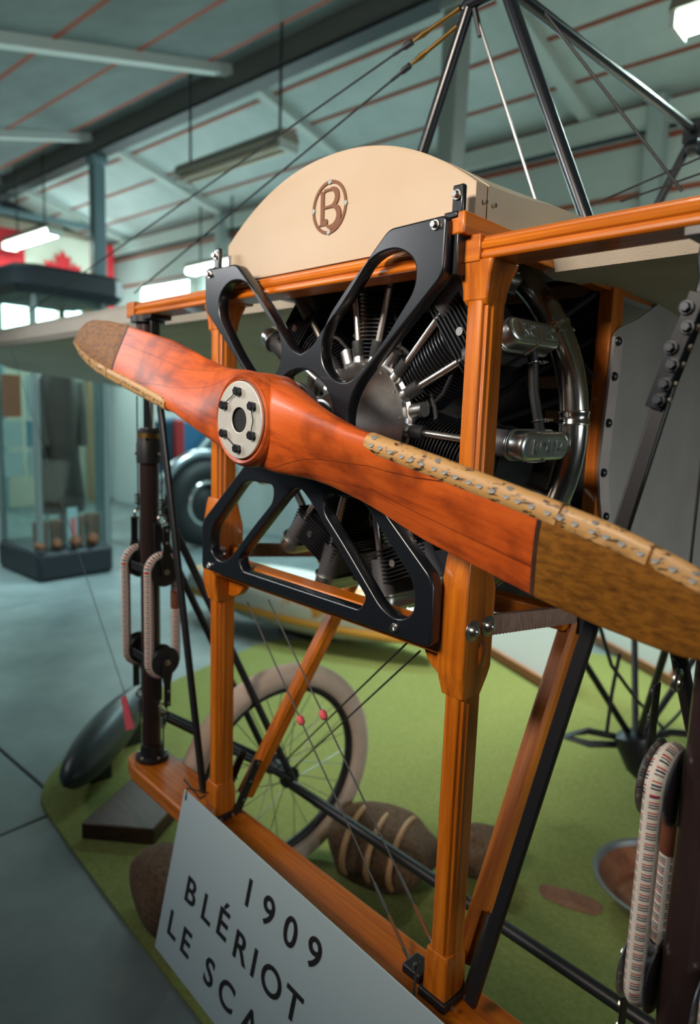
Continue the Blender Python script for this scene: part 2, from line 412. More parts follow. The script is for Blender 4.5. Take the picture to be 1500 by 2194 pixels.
MB().bar(HP(-3.5, RW, RZ - 0.235), HP(10.5, RW, RZ - 0.235), 0.17, 0.03).build('bottom_flange', 'beam_dark', ridge, smooth=0)
for l in (7.1, 1.95, 10.3):
    c = MB().bar(HP(l, RW, 0), HP(l, RW, RZ - 0.25), 0.15, 0.15, (1, 0, 0))
    c.bar(HP(l - 0.09, RW, RZ - 0.30), HP(l + 0.09, RW, RZ - 0.30), 0.2, 0.1)
    o = c.build('trim_2', 'column_blue' if l > 3 else 'column_pale', bevel=0.012)
    tag(o, 'steel column standing under the ridge beam', kind='structure')
for l in (1.15, 4.45, 7.1):
    o = MB().bar(HP(l, 5.36, 0), HP(l, 5.36, far_z(5.36) - 0.05), 0.14, 0.14, (1, 0, 0)).build('trim_3', 'column_pale', bevel=0.01)
    tag(o, 'pale wall column at the far side of the hall', kind='structure')
o = MB().bar(HP(-3.5, 5.40, far_z(5.45) - 0.16), HP(10.5, 5.40, far_z(5.45) - 0.16), 0.10, 0.16).build('trim_4', 'rafter_paint', smooth=0)
tag(o, 'pale eaves beam along the far wall', kind='structure')
o = MB().bar(HP(9.75, 2.6, 4.46), HP(9.75, 5.4, 4.56), 0.08, 0.08).build('trim_5', 'column_blue', smooth=0)
tag(o, 'dark blue tie beam at the hall end', kind='structure')
wf = MB().bar(HP(-3.5, 5.55, 2.1), HP(10.6, 5.55, 2.1), 0.06, 4.3); wall_far = wf.build('wall_far', 'wall_white', smooth=0); tag(wall_far, 'pale far side wall of the hangar', kind='structure')
for z in (3.3, 3.75, 4.2):
    MB().bar(HP(-3.5, 5.51, z), HP(10.5, 5.51, z), 0.03, 0.04).build('batten', 'strip_red', wall_far, smooth=0)
we = MB().bar(HP(10.6, -2.2, 2.3), HP(10.6, 5.6, 2.3), 0.06, 4.6); wall_end = we.build('wall_end', 'wall_cream', smooth=0); tag(wall_end, 'cream end wall of the hangar behind the display case', kind='structure')
def window(n, l, wd0, wd1, z0, z1, panes):
    e = empty('window_%d' % n, HP(l, (wd0 + wd1) / 2, z0)); tag(e, 'bright white window in the end wall', kind='structure')
    f = MB()
    for a in (wd0, wd1): f.bar(HP(l, a, z0), HP(l, a, z1), 0.06, 0.08, (1, 0, 0))
    for z in (z0, z1): f.bar(HP(l, wd0, z), HP(l, wd1, z), 0.08, 0.06)
    f.build('window_frame', 'rafter_paint', e, smooth=0)
    d = (wd1 - wd0) / panes
    for i in range(panes):
        MB().bar(HP(l, wd0 + d * i + 0.05, (z0 + z1) / 2), HP(l, wd0 + d * (i + 1) - 0.02, (z0 + z1) / 2), 0.02, z1 - z0 - 0.06).build('pane', 'window_glow', e, smooth=0)
window(1, 10.52, 3.2, 5.0, 2.5, 3.5, 4)
def wwindow(n, l0, l1, z0, z1, panes):
    wd = 5.50
    e = empty('window_%d' % n, HP((l0 + l1) / 2, wd, z0)); tag(e, 'bright window in the far side wall', kind='structure')
    f = MB()
    for a in (l0, l1): f.bar(HP(a, wd, z0), HP(a, wd, z1), 0.06, 0.08, (0, 1, 0))
    for z in (z0, z1): f.bar(HP(l0, wd, z), HP(l1, wd, z), 0.08, 0.06)
    f.build('window_frame', 'rafter_paint', e, smooth=0)
    d = (l1 - l0) / panes
    for i in range(panes):
        MB().bar(HP(l0 + d * i + 0.05, wd, (z0 + z1) / 2), HP(l0 + d * (i + 1) - 0.02, wd, (z0 + z1) / 2), 0.02, z1 - z0 - 0.06).build('pane', 'window_glow', e, smooth=0)
wwindow(2, 5.2, 6.7, 2.6, 3.5, 2)
wwindow(3, 8.0, 9.4, 2.3, 3.7, 2)
d = empty('door_1', HP(10.54, 5.2, 0)); tag(d, 'white door with a tan wooden frame in the hall corner', kind='structure')
MB().bar(HP(10.5, 5.14, 1.7), HP(10.5, 5.5, 1.7), 0.05, 3.3).build('door_leaf', 'wall_white', d, smooth=0)
MB().bar(HP(10.46, 5.08, 0), HP(10.46, 5.08, 3.9), 0.09, 0.10, (1, 0, 0)).build('door_post', 'tan_wood', d, smooth=0)

def lamp(name, a, b_, lit, label, rods=()):
    a, b_ = Vector(a), Vector(b_); e = empty(name, (a + b_) / 2); tag(e, label, 'ceiling lamp')
    dr = (b_ - a).normalized()
    h = MB(); sd = dr.cross(Vector((0, 0, 1))).normalized()
    poly = [(-0.11, 0.0), (-0.08, 0.07), (0.08, 0.07), (0.11, 0.0), (0.09, -0.01), (-0.09, -0.01)]
    h.prism(poly, a - dr * 0.02, sd, (0, 0, 1), (b_ - a) + dr * 0.04)
    h.build('housing', 'lamp_housing', e, smooth=0)
    for k in (-1, 1):
        pr = [(0.024, 0.0), (0.024, (b_ - a).length)] if not lit else [(0.012, 0.0), (0.032, 0.02), (0.032, (b_ - a).length - 0.02), (0.012, (b_ - a).length)]
        MB().lathe(pr, a + sd * 0.05 * k - Vector((0, 0, 0.045)), dr, 12).build('tube', 'tube_glow' if lit else 'tube_unlit', e)
    for p in (a, b_):
        MB().box(p - Vector((0, 0, 0.04)), (0.03, 0.2, 0.09), Matrix.Rotation(math.atan2(dr[1], dr[0]), 3, 'Z')).build('end_cap', 'rafter_paint', e, smooth=0)
    for t in rods:
        p = a + (b_ - a) * t
        MB().tube([p + Vector((0, 0, 0.05)), Vector((p[0], p[1], RZ - 0.05 if abs(p @ HWd - RW) < 0.5 else (far_z(p @ HWd) if p @ HWd > RW else near_z(p @ HWd))))], 0.012, 8).build('hanger_rod', 'beam_dark', e)
    return e
lamp('strip_lamp', HP(7.9, 3.34, 3.95), HP(9.3, 3.34, 3.95), True, 'lit strip lamp at the left edge, above the flag', (0.2, 0.8))
lamp('strip_lamp', HP(6.35, 5.15, 3.74), HP(7.6, 5.2, 3.74), True, 'lit strip lamp behind the cream cowling, near the far wall', (0.2, 0.8))
lamp('strip_lamp', HP(-1.1, 3.28, 3.95), HP(0.34, 3.28, 3.95), True, 'lit strip lamp in the top right corner', (0.2, 0.8))
lamp('strip_lamp', HP(3.32, 3.15, 3.95), HP(4.78, 3.15, 3.95), False, 'unlit brownish strip lamp hanging from two rods under the ridge beam', (0.07, 0.93))

# carpet
cp = [(-2.12, 0.42), (-1.85, 0.17), (-1.2, 0.14), (-0.5, 0.12), (2.6, 0.10), (2.6, 4.4), (-0.2, 4.4), (-1.4, 3.9), (-2.9, 2.3), (-2.6, 1.2)]
cp = rounded(cp, 0.25)
cb = MB().prism(cp, (0, 0, 0.0005), (1, 0, 0), (0, 1, 0), (0, 0, 0.009))
carpet = cb.build('carpet', 'carpet_green', smooth=30); tag(carpet, 'olive green carpet spread under the monoplane', 'carpet')

# ================================================================== MONOPLANE
plane = empty('monoplane', (0, 0, 0))
tag(plane, 'vintage monoplane with orange varnished wood frame, radial engine and cream cowling', 'aeroplane')

# ---- propeller
PA = R(12.3); PU = Vector((math.cos(PA), 0, -math.sin(PA))); PT = Vector((math.sin(PA), 0, math.cos(PA)))
def lerp(tab, s):
    for (x0, y0), (x1, y1) in zip(tab[:-1], tab[1:]):
        if s <= x1: return y0 + (y1 - y0) * (s - x0) / (x1 - x0)
    return tab[-1][1]
TA = [(0, .094), (.08, .091), (.15, .080), (.2, .072), (.3, .062), (.45, .063), (.7, .061), (.8, .057), (.88, .047), (.94, .033), (.98, .017), (1.0, .004)]
TB = [(0, .094), (.08, .091), (.15, .080), (.2, .075), (.3, .079), (.45, .093), (.7, .092), (.8, .087), (.9, .076), (.95, .060), (.985, .032), (1.0, .004)]
TT = [(0, .110), (.08, .110), (.15, .102), (.2, .092), (.35, .060), (.5, .046), (.7, .034), (.9, .020), (1.0, .008)]
TP = [(0, 0), (.07, 0), (.2, .30), (.3, .36), (.35, .355), (.5, .26), (.7, .185), (.9, .145), (1.0, .13)]
def blade_pt(s, phi, off=0.0, side=1):
    a, b_, th, tb = lerp(TA, s), lerp(TB, s), lerp(TT, s), lerp(TP, s)
    cx, sy = math.cos(phi), math.sin(phi)
    pw = 0.55 + 0.35 * min(1, s / 0.4)
    t = (a - b_) / 2 + ((a + b_) / 2 + off) * cx
    k = min(1, s / 0.35)
    taper = 1 - k * (0.42 - 0.42 * cx)
    y = (th / 2 * taper + off) * math.copysign(abs(sy) ** pw, sy)
    y *= (1.0 + 0.25 * k) if sy < 0 else (1.0 - 0.35 * k)
    y += 0.055 - t * tb
    p = (PU * s + PT * t) * side
    return V(p[0], y, p[2])
pm = MB(); S = [0, .03, .06, .09, .12, .15, .18, .22, .26, .3, .35, .4, .46, .52, .58, .64, .7, .75, .8, .84, .88, .91, .94, .96, .98, .992, 1.0]
K = 40
for side in (1, -1):
    pm.loft([[blade_pt(s, 2 * math.pi * k / K, 0, side) for k in range(K)] for s in S])
pm.lathe([(0.080, 0.004), (0.080, 0.0), (0.088, -0.004), (0.094, 0.002), (0.097, 0.012), (0.0985, 0.055), (0.095, 0.100), (0.088, 0.110)], V(0, 0, 0), (0, 1, 0), 56)
prop = pm.build('propeller', 'prop_wood', plane, smooth=50, origin=V(0, 0.055, 0)); tag(prop, 'two-bladed carved propeller in orange-red laminated wood')
for side in (1, -1):
    s0 = [.69, .692] + [s for s in S if s > .7]
    sh = MB().loft([[blade_pt(s, 2 * math.pi * k / K, 0.0004 if s == .69 else 0.0012, side) for k in range(K)] for s in s0])
    tag(sh.build('tip_sheath', 'sheath', prop, smooth=50), 'mottled brown protective sheath on the blade tip')
    MB().loft([[blade_pt(s, 2 * math.pi * k / K, o_, side) for k in range(K)] for s, o_ in ((.683, 0.0003), (.684, 0.0016), (.690, 0.0017), (.6915, 0.0010))]).build('sheath_seam', 'dark_wood', prop, smooth=50)
    for a, b_ in ((.343, .712), (.716, .842), (.846, .995)):
        n = 14; ss = [a + (b_ - a) * i / n for i in range(n + 1)]
        secs = []
        for i, s in enumerate(ss):
            ph0 = -0.92 if i else -0.80
            phs = [ph0 + (0.95 - ph0) * j / 10 for j in range(11)]
            wob = 0.0012 * math.sin(s * 91 + side)
            secs.append([blade_pt(s, p, 0.0030 + wob * 0.3, side) for p in phs] + [blade_pt(s, p, -0.001, side) for p in phs[::-1]])
        tag(MB().loft(secs).build('edge_strip', 'bamboo', prop, smooth=60), 'worn tan strip along the leading edge')
    s = .36; i = 0
    while s < .985:
        for ph in ((-0.66,) if i % 6 else (-0.66, -0.34)):
            p = blade_pt(s, ph, 0.0030, side)
            q = blade_pt(s, ph, 0.012, side); p = p.lerp(q, 0.015)
            put(RIVET, 'rivet', p, q - p, prop)
        s += 0.0225 + 0.006 * ((i * 7) % 3 - 1) * 0.5; i += 1
hp = outline('hub_plate', [circle((0, 0), 0.079, 64), circle((0, 0), 0.0255, 40)], 0.012, 0.0012, 'hub_alloy'); hp.transform(xz_matrix(-0.001))
hubp = place(hp, 'hub_plate', prop); tag(hubp, 'round silver hub plate with six bolts')
MB().lathe([(0.0256, -0.002), (0.0250, 0.0022), (0.001, 0.0024)], V(0, -0.004, 0), (0, 1, 0), 32, caps=False).build('bore_shade', 'gap_black', prop)  # black disc paints in the shade of the shaft hole; boss behind is solid
bp = []
for k in range(6):
    a = R(90 + 60 * k); p = V(0.058 * math.cos(a), -0.0065, 0.058 * math.sin(a)); bp.append(p)
    put(DBOLT, 'bolt', p, (0, -1, 0), prop)
for i, j in ((0, 1), (2, 3), (4, 5)):
    a, b_ = bp[i] + Vector((0, -0.007, 0)), bp[j] + Vector((0, -0.007, 0)); m_ = (a + b_) / 2 + Vector((0, 0.004, 0)) + (a + b_ - 2 * V(0, a[1], 0)) * 0.02
    MB().tube([a, m_, b_], 0.0011, 6).build('safety_wire', 'dark_bolt', prop)

# ---- engine mount spider plate
def mir(l): return [(-x, z) for x, z in reversed(l)]
half = [(0.0, 0.146), (0.036, 0.158), (0.075, 0.199), (0.13, 0.247), (0.196, 0.317), (0.250, 0.364), (0.388, 0.366), (0.386, 0.266), (0.176, 0.078),
        (0.150, 0.02), (0.158, -0.06), (0.20, -0.108), (0.392, -0.272), (0.400, -0.292), (0.400, -0.408)]
rad = [0, .03, 0.03, 0.05, 0.06, 0.015, 0.014, 0.02, 0.03, 0.03, 0.03, 0.03, 0.02, 0, 0.012]
outer = half + mir(half[1:])
rads = rad + rad[:0:-1]
up_hole = [(0.276, 0.327), (0.322, 0.298), (0.322, 0.250), (0.245, 0.157), (0.189, 0.105), (0.152, 0.082), (0.108, 0.088), (0.072, 0.122), (0.068, 0.165), (0.090, 0.212), (0.150, 0.270), (0.215, 0.322)]
lo_hole = [(0.088, -0.150), (0.205, -0.150), (0.352, -0.290), (0.358, -0.352), (0.318, -0.376), (0.272, -0.362), (0.165, -0.258), (0.090, -0.190)]
ce_hole = [(0.0, -0.140), (0.048, -0.176), (0.228, -0.350), (0.210, -0.379), (-0.210, -0.379), (-0.228, -0.350), (-0.048, -0.176)]
polys = [rounded(outer, rads), rounded(up_hole, 0.03), rounded(mir(up_hole), 0.03), rounded(lo_hole, 0.028), rounded(mir(lo_hole), 0.028),
         rounded(ce_hole, [0.03, 0.02, .012, .012, .012, .012, .02]), circle((0, 0), 0.112, 56)]
pl = outline('engine_mount', polys, 0.030, 0.004, 'black_paint'); pl.transform(xz_matrix(0.166))
mount = place(pl, 'engine_mount', plane); tag(mount, 'gloss black cut-out engine mounting plate')
for x, z in ((.364, .352), (-.364, .352), (.31, -.392), (-.362, -.396)): put(BOLT, 'bolt', V(x, 0.1508, z), (0, -1, 0), mount)
for s in (-1, 1):
    MB().box(V(s * 0.384, 0.188, 0.395), (0.024, 0.012, 0.056)).box(V(s * 0.384, 0.19, 0.368), (0.03, 0.05, 0.012)).build('lug', 'black_paint', mount, bevel=0.003)
    put(BOLT, 'bolt', V(s * 0.384, 0.181, 0.405), (0, -1, 0), mount)
    MB().box(V(s * 0.396, 0.194, 0.318), (0.010, 0.05, 0.10)).build('bracket', 'black_paint', mount, bevel=0.002)

# ---- wooden beams
def beam_sec(y0, y1, z0, z1, g=0.004):
    h = z1 - z0
    return [(y0 + .004, z0), (y0, z0 + .004), (y0, z0 + h * .28), (y0 + g, z0 + h * .32), (y0 + g, z0 + h * .40), (y0, z0 + h * .44), (y0 - .002, z0 + h * .6), (y0, z0 + h * .74), (y0 + g, z0 + h * .78), (y0 + g, z0 + h * .88), (y0 + .008, z1),
            (y1 - .006, z1), (y1, z1 - .006), (y1, z0 + .006), (y1 - .006, z0)]
def beam(x0, x1, sec): return MB().loft([[V(x, y, z) for y, z in sec] for x in (x0, x1)])
b = beam(-0.90, 1.05, beam_sec(0.195, 0.275, 0.293, 0.333))
for x in (0.395, -0.395): b.box(V(x, 0.235, 0.313), (0.075, 0.090, 0.046))
b.box(V(-0.885, 0.235, 0.313), (0.05, 0.088, 0.046))
tb_ = b.build('top_beam', 'wood_X', plane, smooth=30, bevel=0.0025); tag(tb_, 'orange varnished upper cross beam with grooved front edge')
# lower beam: flat plank with rounded tapered ends
lbp = [(-0.93, 0.205), (-0.915, 0.175), (-0.85, 0.155), (-0.3, 0.150), (0.3, 0.150), (0.85, 0.155), (0.93, 0.18), (0.94, 0.235), (0.93, 0.28), (0.85, 0.30), (0.3, 0.297), (-0.3, 0.297), (-0.85, 0.30), (-0.92, 0.275), (-0.935, 0.24)]
lb_ = MB().prism(rounded(lbp, 0.02, 4), V(0, 0, -1.225), (1, 0, 0), (0, 1, 0), (0, 0, 0.052)).build('lower_beam', 'wood_X', plane, bevel=0.006)
tag(lb_, 'orange varnished lower axle plank')
# ---- posts
def rsec(x0, x1, y0, y1, z, c=0.003):
    return [V(x, y, z) for x, y in ((x0 + c, y0), (x1 - c, y0), (x1, y0 + c), (x1, y1 - c), (x1 - c, y1), (x0 + c, y1), (x0, y1 - c), (x0, y0 + c))]
def post(s):
    c = 0.421 * s
    e = MB()
    prof = [(-.0255, .021), (-.0230, .019), (-.0222, .009), (-.0160, .0085), (-.0150, .002), (-.011, 0), (.011, 0), (.0150, .002), (.0160, .0085), (.0222, .009), (.0230, .019), (.0255, .021), (.0255, .055), (-.0255, .055)]
    e.loft([[V(c + x, 0.200 + y, z) for x, y in prof] for z in (-1.165, 0.29)])
    def block(zs):   # list of (z, halfwidth, yfront, yback)
        e.loft([rsec(c - h, c + h, yf, yb, z) for z, h, yf, yb in zs])
    block([(0.293, .037, .192, .277), (0.284, .036, .193, .275), (0.268, .031, .195, .268), (0.245, .0275, .197, .261), (0.228, .0268, .198, .259), (0.218, .0225, .206, .256)])
    block([(-0.222, .0265, .199, .257), (-0.24, .028, .194, .264), (-0.285, .030, .188, .275), (-0.30, .0315, .186, .279), (-0.455, .0315, .186, .279), (-0.475, .030, .190, .272), (-0.51, .0262, .199, .257)])
    block([(-1.06, .0262, .199, .257), (-1.08, .029, .196, .262), (-1.172, .030, .195, .265)])
    o = e.build('post', 'wood_Z', plane, smooth=35, bevel=0.0015); tag(o, 'fluted orange wooden undercarriage post')
    for y in (0.208, 0.257):
        put(BIGDOME, 'dome_bolt', V(c + 0.0315, y, -0.372), (1, 0, 0), o)
        put(BIGDOME, 'dome_bolt', V(c - 0.0315, y, -0.372), (-1, 0, 0), o)
    fit = MB()      # black steel foot fitting with its bolts
    fit.box(V(c, 0.228, -1.163), (0.070, 0.080, 0.020)); fit.bar(V(c + 0.037, 0.262, -1.16), V(c + 0.037, 0.335, -1.02), 0.006, 0.03, (0, 1, 0))
    fit.bar(V(c - 0.037, 0.262, -1.16), V(c - 0.037, 0.335, -1.02), 0.006, 0.03, (0, 1, 0))
    fo = fit.build('foot_fitting', 'black_steel', o, bevel=0.002)
    for x, y, z in ((.044, .20, -1.155), (.044, .24, -1.155)):
        put(SMALLB, 'bolt', V(c + x, y, z), (1, 0, 0), o)
    for f in (0.25, 0.6, 0.95):
        put(SMALLB, 'bolt', V(c + 0.040, 0.262 + 0.073 * f, -1.16 + 0.14 * f), (1, 0, 0), o)
    return o
for s in (-1, 1): post(s)
# cross bar joining the posts below the engine, round knee blocks, longerons
cb_ = MB().bar(V(-0.395, 0.212, -0.405), V(0.395, 0.212, -0.405), 0.05, 0.052).build('cross_bar', 'wood_X', plane, bevel=0.004)
for s in (-1, 1):
    k = outline('knee', [circle((0, 0), 0.072, 40)], 0.024, 0.004, 'wood_Z'); k.transform(xz_matrix(0.245) @ Matrix.Translation((s * 0.386, -0.425, 0)))
    tag(place(k, 'knee_block', plane), 'pale orange rounded wooden knee block')
    MB().bar(V(s * 0.395, 0.168, 0.354), V(s * 0.38, 3.4, 0.25), 0.036, 0.038).build('upper_longeron', 'wood_Y', plane, bevel=0.003)
    n_ = 60; secs = []
    for i_ in range(n_ + 1):
        t_ = i_ / n_; g_ = 1.0 if i_ % 2 else 0.93
        secs.append([V(s * 0.436 + a_ * 0.009 * g_, 0.275 + 0.365 * t_, -0.378 - 0.045 * t_ + b_ * 0.021 * g_) for a_, b_ in ((-1, -.7), (-.7, -1), (.7, -1), (1, -.7), (1, .7), (.7, 1), (-.7, 1), (-1, .7))])
    tag(MB().loft(secs).build('lower_longeron', 'cord_wrap', plane, smooth=60), 'lower longeron bound with grey-brown cord')
    MB().box(V(s * 0.400, 0.75, -0.05), (0.036, 0.055, 0.82)).build('upright', 'wood_Z', plane, bevel=0.003)
MB().bar(V(-0.43, 0.615, -0.435), V(0.43, 0.615, -0.435), 0.05, 0.045).build('rear_cross_bar', 'wood_X', plane, bevel=0.004)
# diagonal struts from the foot of each post
def strut(p, q, wd, th, c=0.008):
    p, q = Vector(p), Vector(q); a = (q - p).normalized(); sx = Vector((1, 0, 0)); sx = (sx - a * sx.dot(a)).normalized(); n = a.cross(sx)
    sec = [(-wd + c, -th), (wd - c, -th), (wd, -th + c), (wd - .002, -.003), (wd, 0.003), (wd, th - c), (wd - c, th), (-wd + c, th), (-wd, th - c), (-wd, -th + c)]
    return MB().loft([[o_ + sx * x + n * y for x, y in sec] for o_ in (p, q)])
strut(V(0.425, 0.298, -1.13), V(0.425, 0.645, -0.44), 0.021, 0.024).build('diagonal_strut', 'wood_diagonal', plane, smooth=30)
strut(V(-0.421, 0.318, -1.14), V(-0.30, 0.63, -0.48), 0.021, 0.024).build('diagonal_strut', 'wood_diagonal', plane, smooth=30)
for s in (-1, 1):
    MB().box(V(s * 0.437, 0.652, -0.43), (0.03, 0.05, 0.075)).box(V(s * 0.450, 0.655, -0.49), (0.008, 0.03, 0.10)).build('strut_fitting', 'black_steel', plane, bevel=0.003)
    # long black brace from the outer end of the top beam to the foot of the post
    o = MB(); p, q = V(s * 0.762, 0.218, 0.085), V(s * 0.497, 0.218, -1.135)
    o.bar(p, q, 0.026, 0.014, (0, 1, 0)); br = o.build('brace', 'black_steel', plane, bevel=0.004)
    f = MB()
    for dy in (-0.012, 0.012): f.bar(V(s * 0.795, 0.218 + dy, 0.205), V(s * 0.748, 0.218 + dy, 0.045), 0.024, 0.004, (0, 1, 0))
    f.tube([V(s * 0.790, 0.218, 0.18), V(s * 0.797, 0.218, 0.225), V(s * 0.792, 0.218, 0.25), V(s * 0.797, 0.218, 0.30)], 0.0075, 10)
    f.box(V(s * 0.795, 0.235, 0.288), (0.05, 0.07, 0.014))
    f.build('brace_fitting', 'black_paint', br, bevel=0.001)
    for t in (0.0, 0.2, 0.40, 0.58, 0.78, 0.95):
        put(DB2, 'bolt', V(s * (0.789 - 0.040 * t) + (0.006 if int(t * 10) % 4 else -0.006), 0.202, 0.185 - 0.135 * t), (0, -1, 0), br)
        put(SMALLB, 'bolt', V(s * (0.789 - 0.040 * t) + 0.012, 0.214, 0.185 - 0.135 * t), (1, 0.2, 0), br)

# ---- cowling
CX = 0.392
def cowl_pts(zs, zt, zb, hw, y, n=36):
    pts = [(-hw, zb)]
    for i in range(n + 1):
        u = -1 + 2 * i / n; pts.append((hw * u, zs + (zt - zs) * (1 - abs(u) ** 2.15)))
    pts.append((hw, zb)); return [V(x, y, z) for x, z in pts]
fp = MB().loft([cowl_pts(.434, .568, .342, CX - .004, .2215), cowl_pts(.436, .570, .342, CX, .2235), cowl_pts(.436, .570, .342, CX, .256)])
cowl = fp.build('cowling', 'cream', plane, smooth=40); tag(cowl, 'cream half-round nose cowling front panel')
ac = MB().loft([cowl_pts(.437, .569, .372, CX + .001, .259), cowl_pts(.440, .560, .372, CX + .001, .36), cowl_pts(.452, .545, .372, CX, .50), cowl_pts(.458, .515, .372, CX - .005, .66), cowl_pts(.44, .475, .372, CX - .02, .80)])
tag(ac.build('rear_cowling', 'cream_metal', plane, smooth=50), 'cream metal decking sloping back behind the nose cowling')
for y, z in ((0.247, 0.405), (0.275, 0.405), (0.44, 0.400)): put(SMALLB, 'screw', V(CX + 0.001, y, z), (1, 0, 0), cowl)
# emblem: brown ring with a curled letter B
ring = outline('emblem', [circle((0, 0), 0.0555, 56), circle((0, 0), 0.0485, 56)], 0.003, 0.0004, 'emblem_brown'); ring.transform(xz_matrix(0.2205) @ Matrix.Translation((0.003, 0.461, 0)))
em = place(ring, 'emblem', cowl); tag(em, 'round brown emblem with the letter B')
def stroke(pts, wds, n=1):
    L_, Rr = [], []
    for i, p in enumerate(pts):
        a = Vector(pts[max(i - 1, 0)]); b_ = Vector(pts[min(i + 1, len(pts) - 1)]); t = (b_ - a).normalized(); nn = Vector((-t[1], t[0]))
        L_.append(tuple(Vector(p) + nn * wds[i])); Rr.append(tuple(Vector(p) - nn * wds[i]))
    return L_ + Rr[::-1]
def arc(cx, cy, rx, ry, a0, a1, n=14): return [(cx + rx * math.cos(R(a0 + (a1 - a0) * i / n)), cy + ry * math.sin(R(a0 + (a1 - a0) * i / n))) for i in range(n + 1)]
stem = [(-0.033, 0.036), (-0.012, 0.036), (-0.017, 0.030), (-0.017, -0.030), (-0.010, -0.036), (-0.033, -0.036), (-0.028, -0.030), (-0.028, 0.030)]
topb = arc(0.006, 0.019, 0.019, 0.0175, 100, -90); wt = [0.0028 + 0.0040 * math.sin(math.pi * i / 14) for i in range(15)]
topb = [(-0.017, 0.0365)] + topb + [(-0.017, 0.0012)]; wt = [0.0028] + wt + [0.0022]
lowb = arc(0.008, -0.020, 0.024, 0.0215, 100, -150, 20); wl = [0.0028 + 0.0045 * math.sin(math.pi * min(1, i / 18)) for i in range(21)]
lowb = [(-0.017, 0.0008)] + lowb; wl = [0.0022] + wl
for nm, pg, dz in (('letter_stem', stem, 0), ('letter_bowl', stroke(topb, wt), 0.0002), ('letter_bowl', stroke(lowb, wl), 0.0004), ('letter_curl', circle((-0.0105, -0.029), 0.0065, 20), 0.0006)):
    me = outline(nm, [pg], 0.003, 0.0, 'emblem_brown'); me.transform(xz_matrix(0.2205 - dz) @ Matrix.Translation((0.003, 0.461, 0))); place(me, nm, cowl)
for k in range(4): put(RIVET, 'rivet', V(0.003 + 0.052 * math.cos(R(90 * k)), 0.219, 0.461 + 0.052 * math.sin(R(90 * k))), (0, -1, 0), cowl)

# ---- engine
ER = -2.2; EY = 0.42
eb = MB().lathe([(0.02, 0.205), (0.05, 0.21), (0.062, 0.235), (0.070, 0.262), (0.115, 0.305), (0.136, 0.330), (0.142, 0.336), (0.142, 0.352), (0.150, 0.356), (0.150, 0.49), (0.13, 0.52), (0.13, 0.60)], V(0, 0, 0), (0, 1, 0), 56)
engine = eb.build('engine', 'alloy', plane, smooth=30, origin=V(0, 0.42, 0)); tag(engine, 'seven-cylinder radial engine with polished alloy crankcase')
MB().lathe([(0.020, 0.10), (0.060, 0.108), (0.062, 0.124), (0.085, 0.128), (0.085, 0.142), (0.045, 0.145), (0.045, 0.21)], V(0, 0, 0), (0, 1, 0), 40).build('propeller_flange', 'grey_cast', engine)
for k in range(14):
    a = R(k * 360 / 14 + 6); put(SMALLB, 'bolt', V(0.134 * math.cos(a), 0.335, 0.134 * math.sin(a)), (0, -1, 0), engine)
cyl = MB(); pr = [(0.055, 0.135)]
r0 = 0.155
while r0 < 0.30: pr += [(0.053, r0), (0.074, r0 + 0.0008), (0.074, r0 + 0.0030), (0.053, r0 + 0.0042)]; r0 += 0.0092
pr += [(0.06, 0.303)]
cyl.lathe(pr, (0, 0, 0), (0, 0, 1), 36)
r0 = 0.305
while r0 < 0.385:
    cyl.box((0, 0, r0 + 0.0018), (0.176, 0.165, 0.0032)); r0 += 0.0095
cyl.box((0, 0, 0.345), (0.12, 0.12, 0.085))
CYL = cyl.mesh('cylinder', 'fin_black', 30)
stad = [(0.029 * math.cos(R(a)), 0.061 + 0.029 * math.sin(R(a))) for a in range(0, 181, 15)] + [(0.029 * math.cos(R(a)), -0.061 + 0.029 * math.sin(R(a))) for a in range(180, 361, 15)]
cover = outline('rocker_cover', [stad], 0.040, 0.009, 'cover_alloy'); cover.transform(Matrix.Translation((0, 0, 0.436)))
rim = outline('rim', [[(x * 1.10, y * 1.05) for x, y in stad]], 0.006, 0.001, 'cover_alloy'); rim.transform(Matrix.Translation((0, 0, 0.418)))
txt = lettering('rocker_text', 'ROTEC', 0.041, 0.006, 'cover_alloy', 0.0007)
txt.transform(Matrix.Translation((0.001, 0.008, 0.4565)) @ Matrix.Rotation(R(90), 4, 'Z'))
bmj = bmesh.new()
for x in (cover, rim, txt): bmj.from_mesh(x)
COVER = bpy.data.meshes.new('rocker_cover'); bmj.to_mesh(COVER); bmj.free(); COVER.materials.append(MATS['cover_alloy']); finish(COVER, 35)
TXT_BASE = MB().lathe([(0.027, 0.33), (0.028, 0.418)], (0, -0.06, 0), (0, 0, 1), 20).box((0, 0.01, 0.385), (0.045, 0.12, 0.06)).mesh('rocker_box', 'grey_cast', 40)
CLIP = MB().tube([(0.026, -0.005, 0.458), (0.031, -0.006, 0.44), (0.033, -0.006, 0.42)], 0.003, 8).mesh('cover_clip', 'bolt_steel')
def on_engine(me, name, ang, tang=0.0, dy=0.0, tilt=0.0):
    rot = Matrix.Rotation(R(90 - ang), 3, 'Y')
    off = rot @ Vector((tang, dy, 0))
    return inst(me, name, V(off[0], EY + off[1], off[2]), rot @ Matrix.Rotation(R(tilt), 3, 'Y'), engine)
CYLA = [90 + ER - k * 360 / 7 for k in range(7)]
PG = []
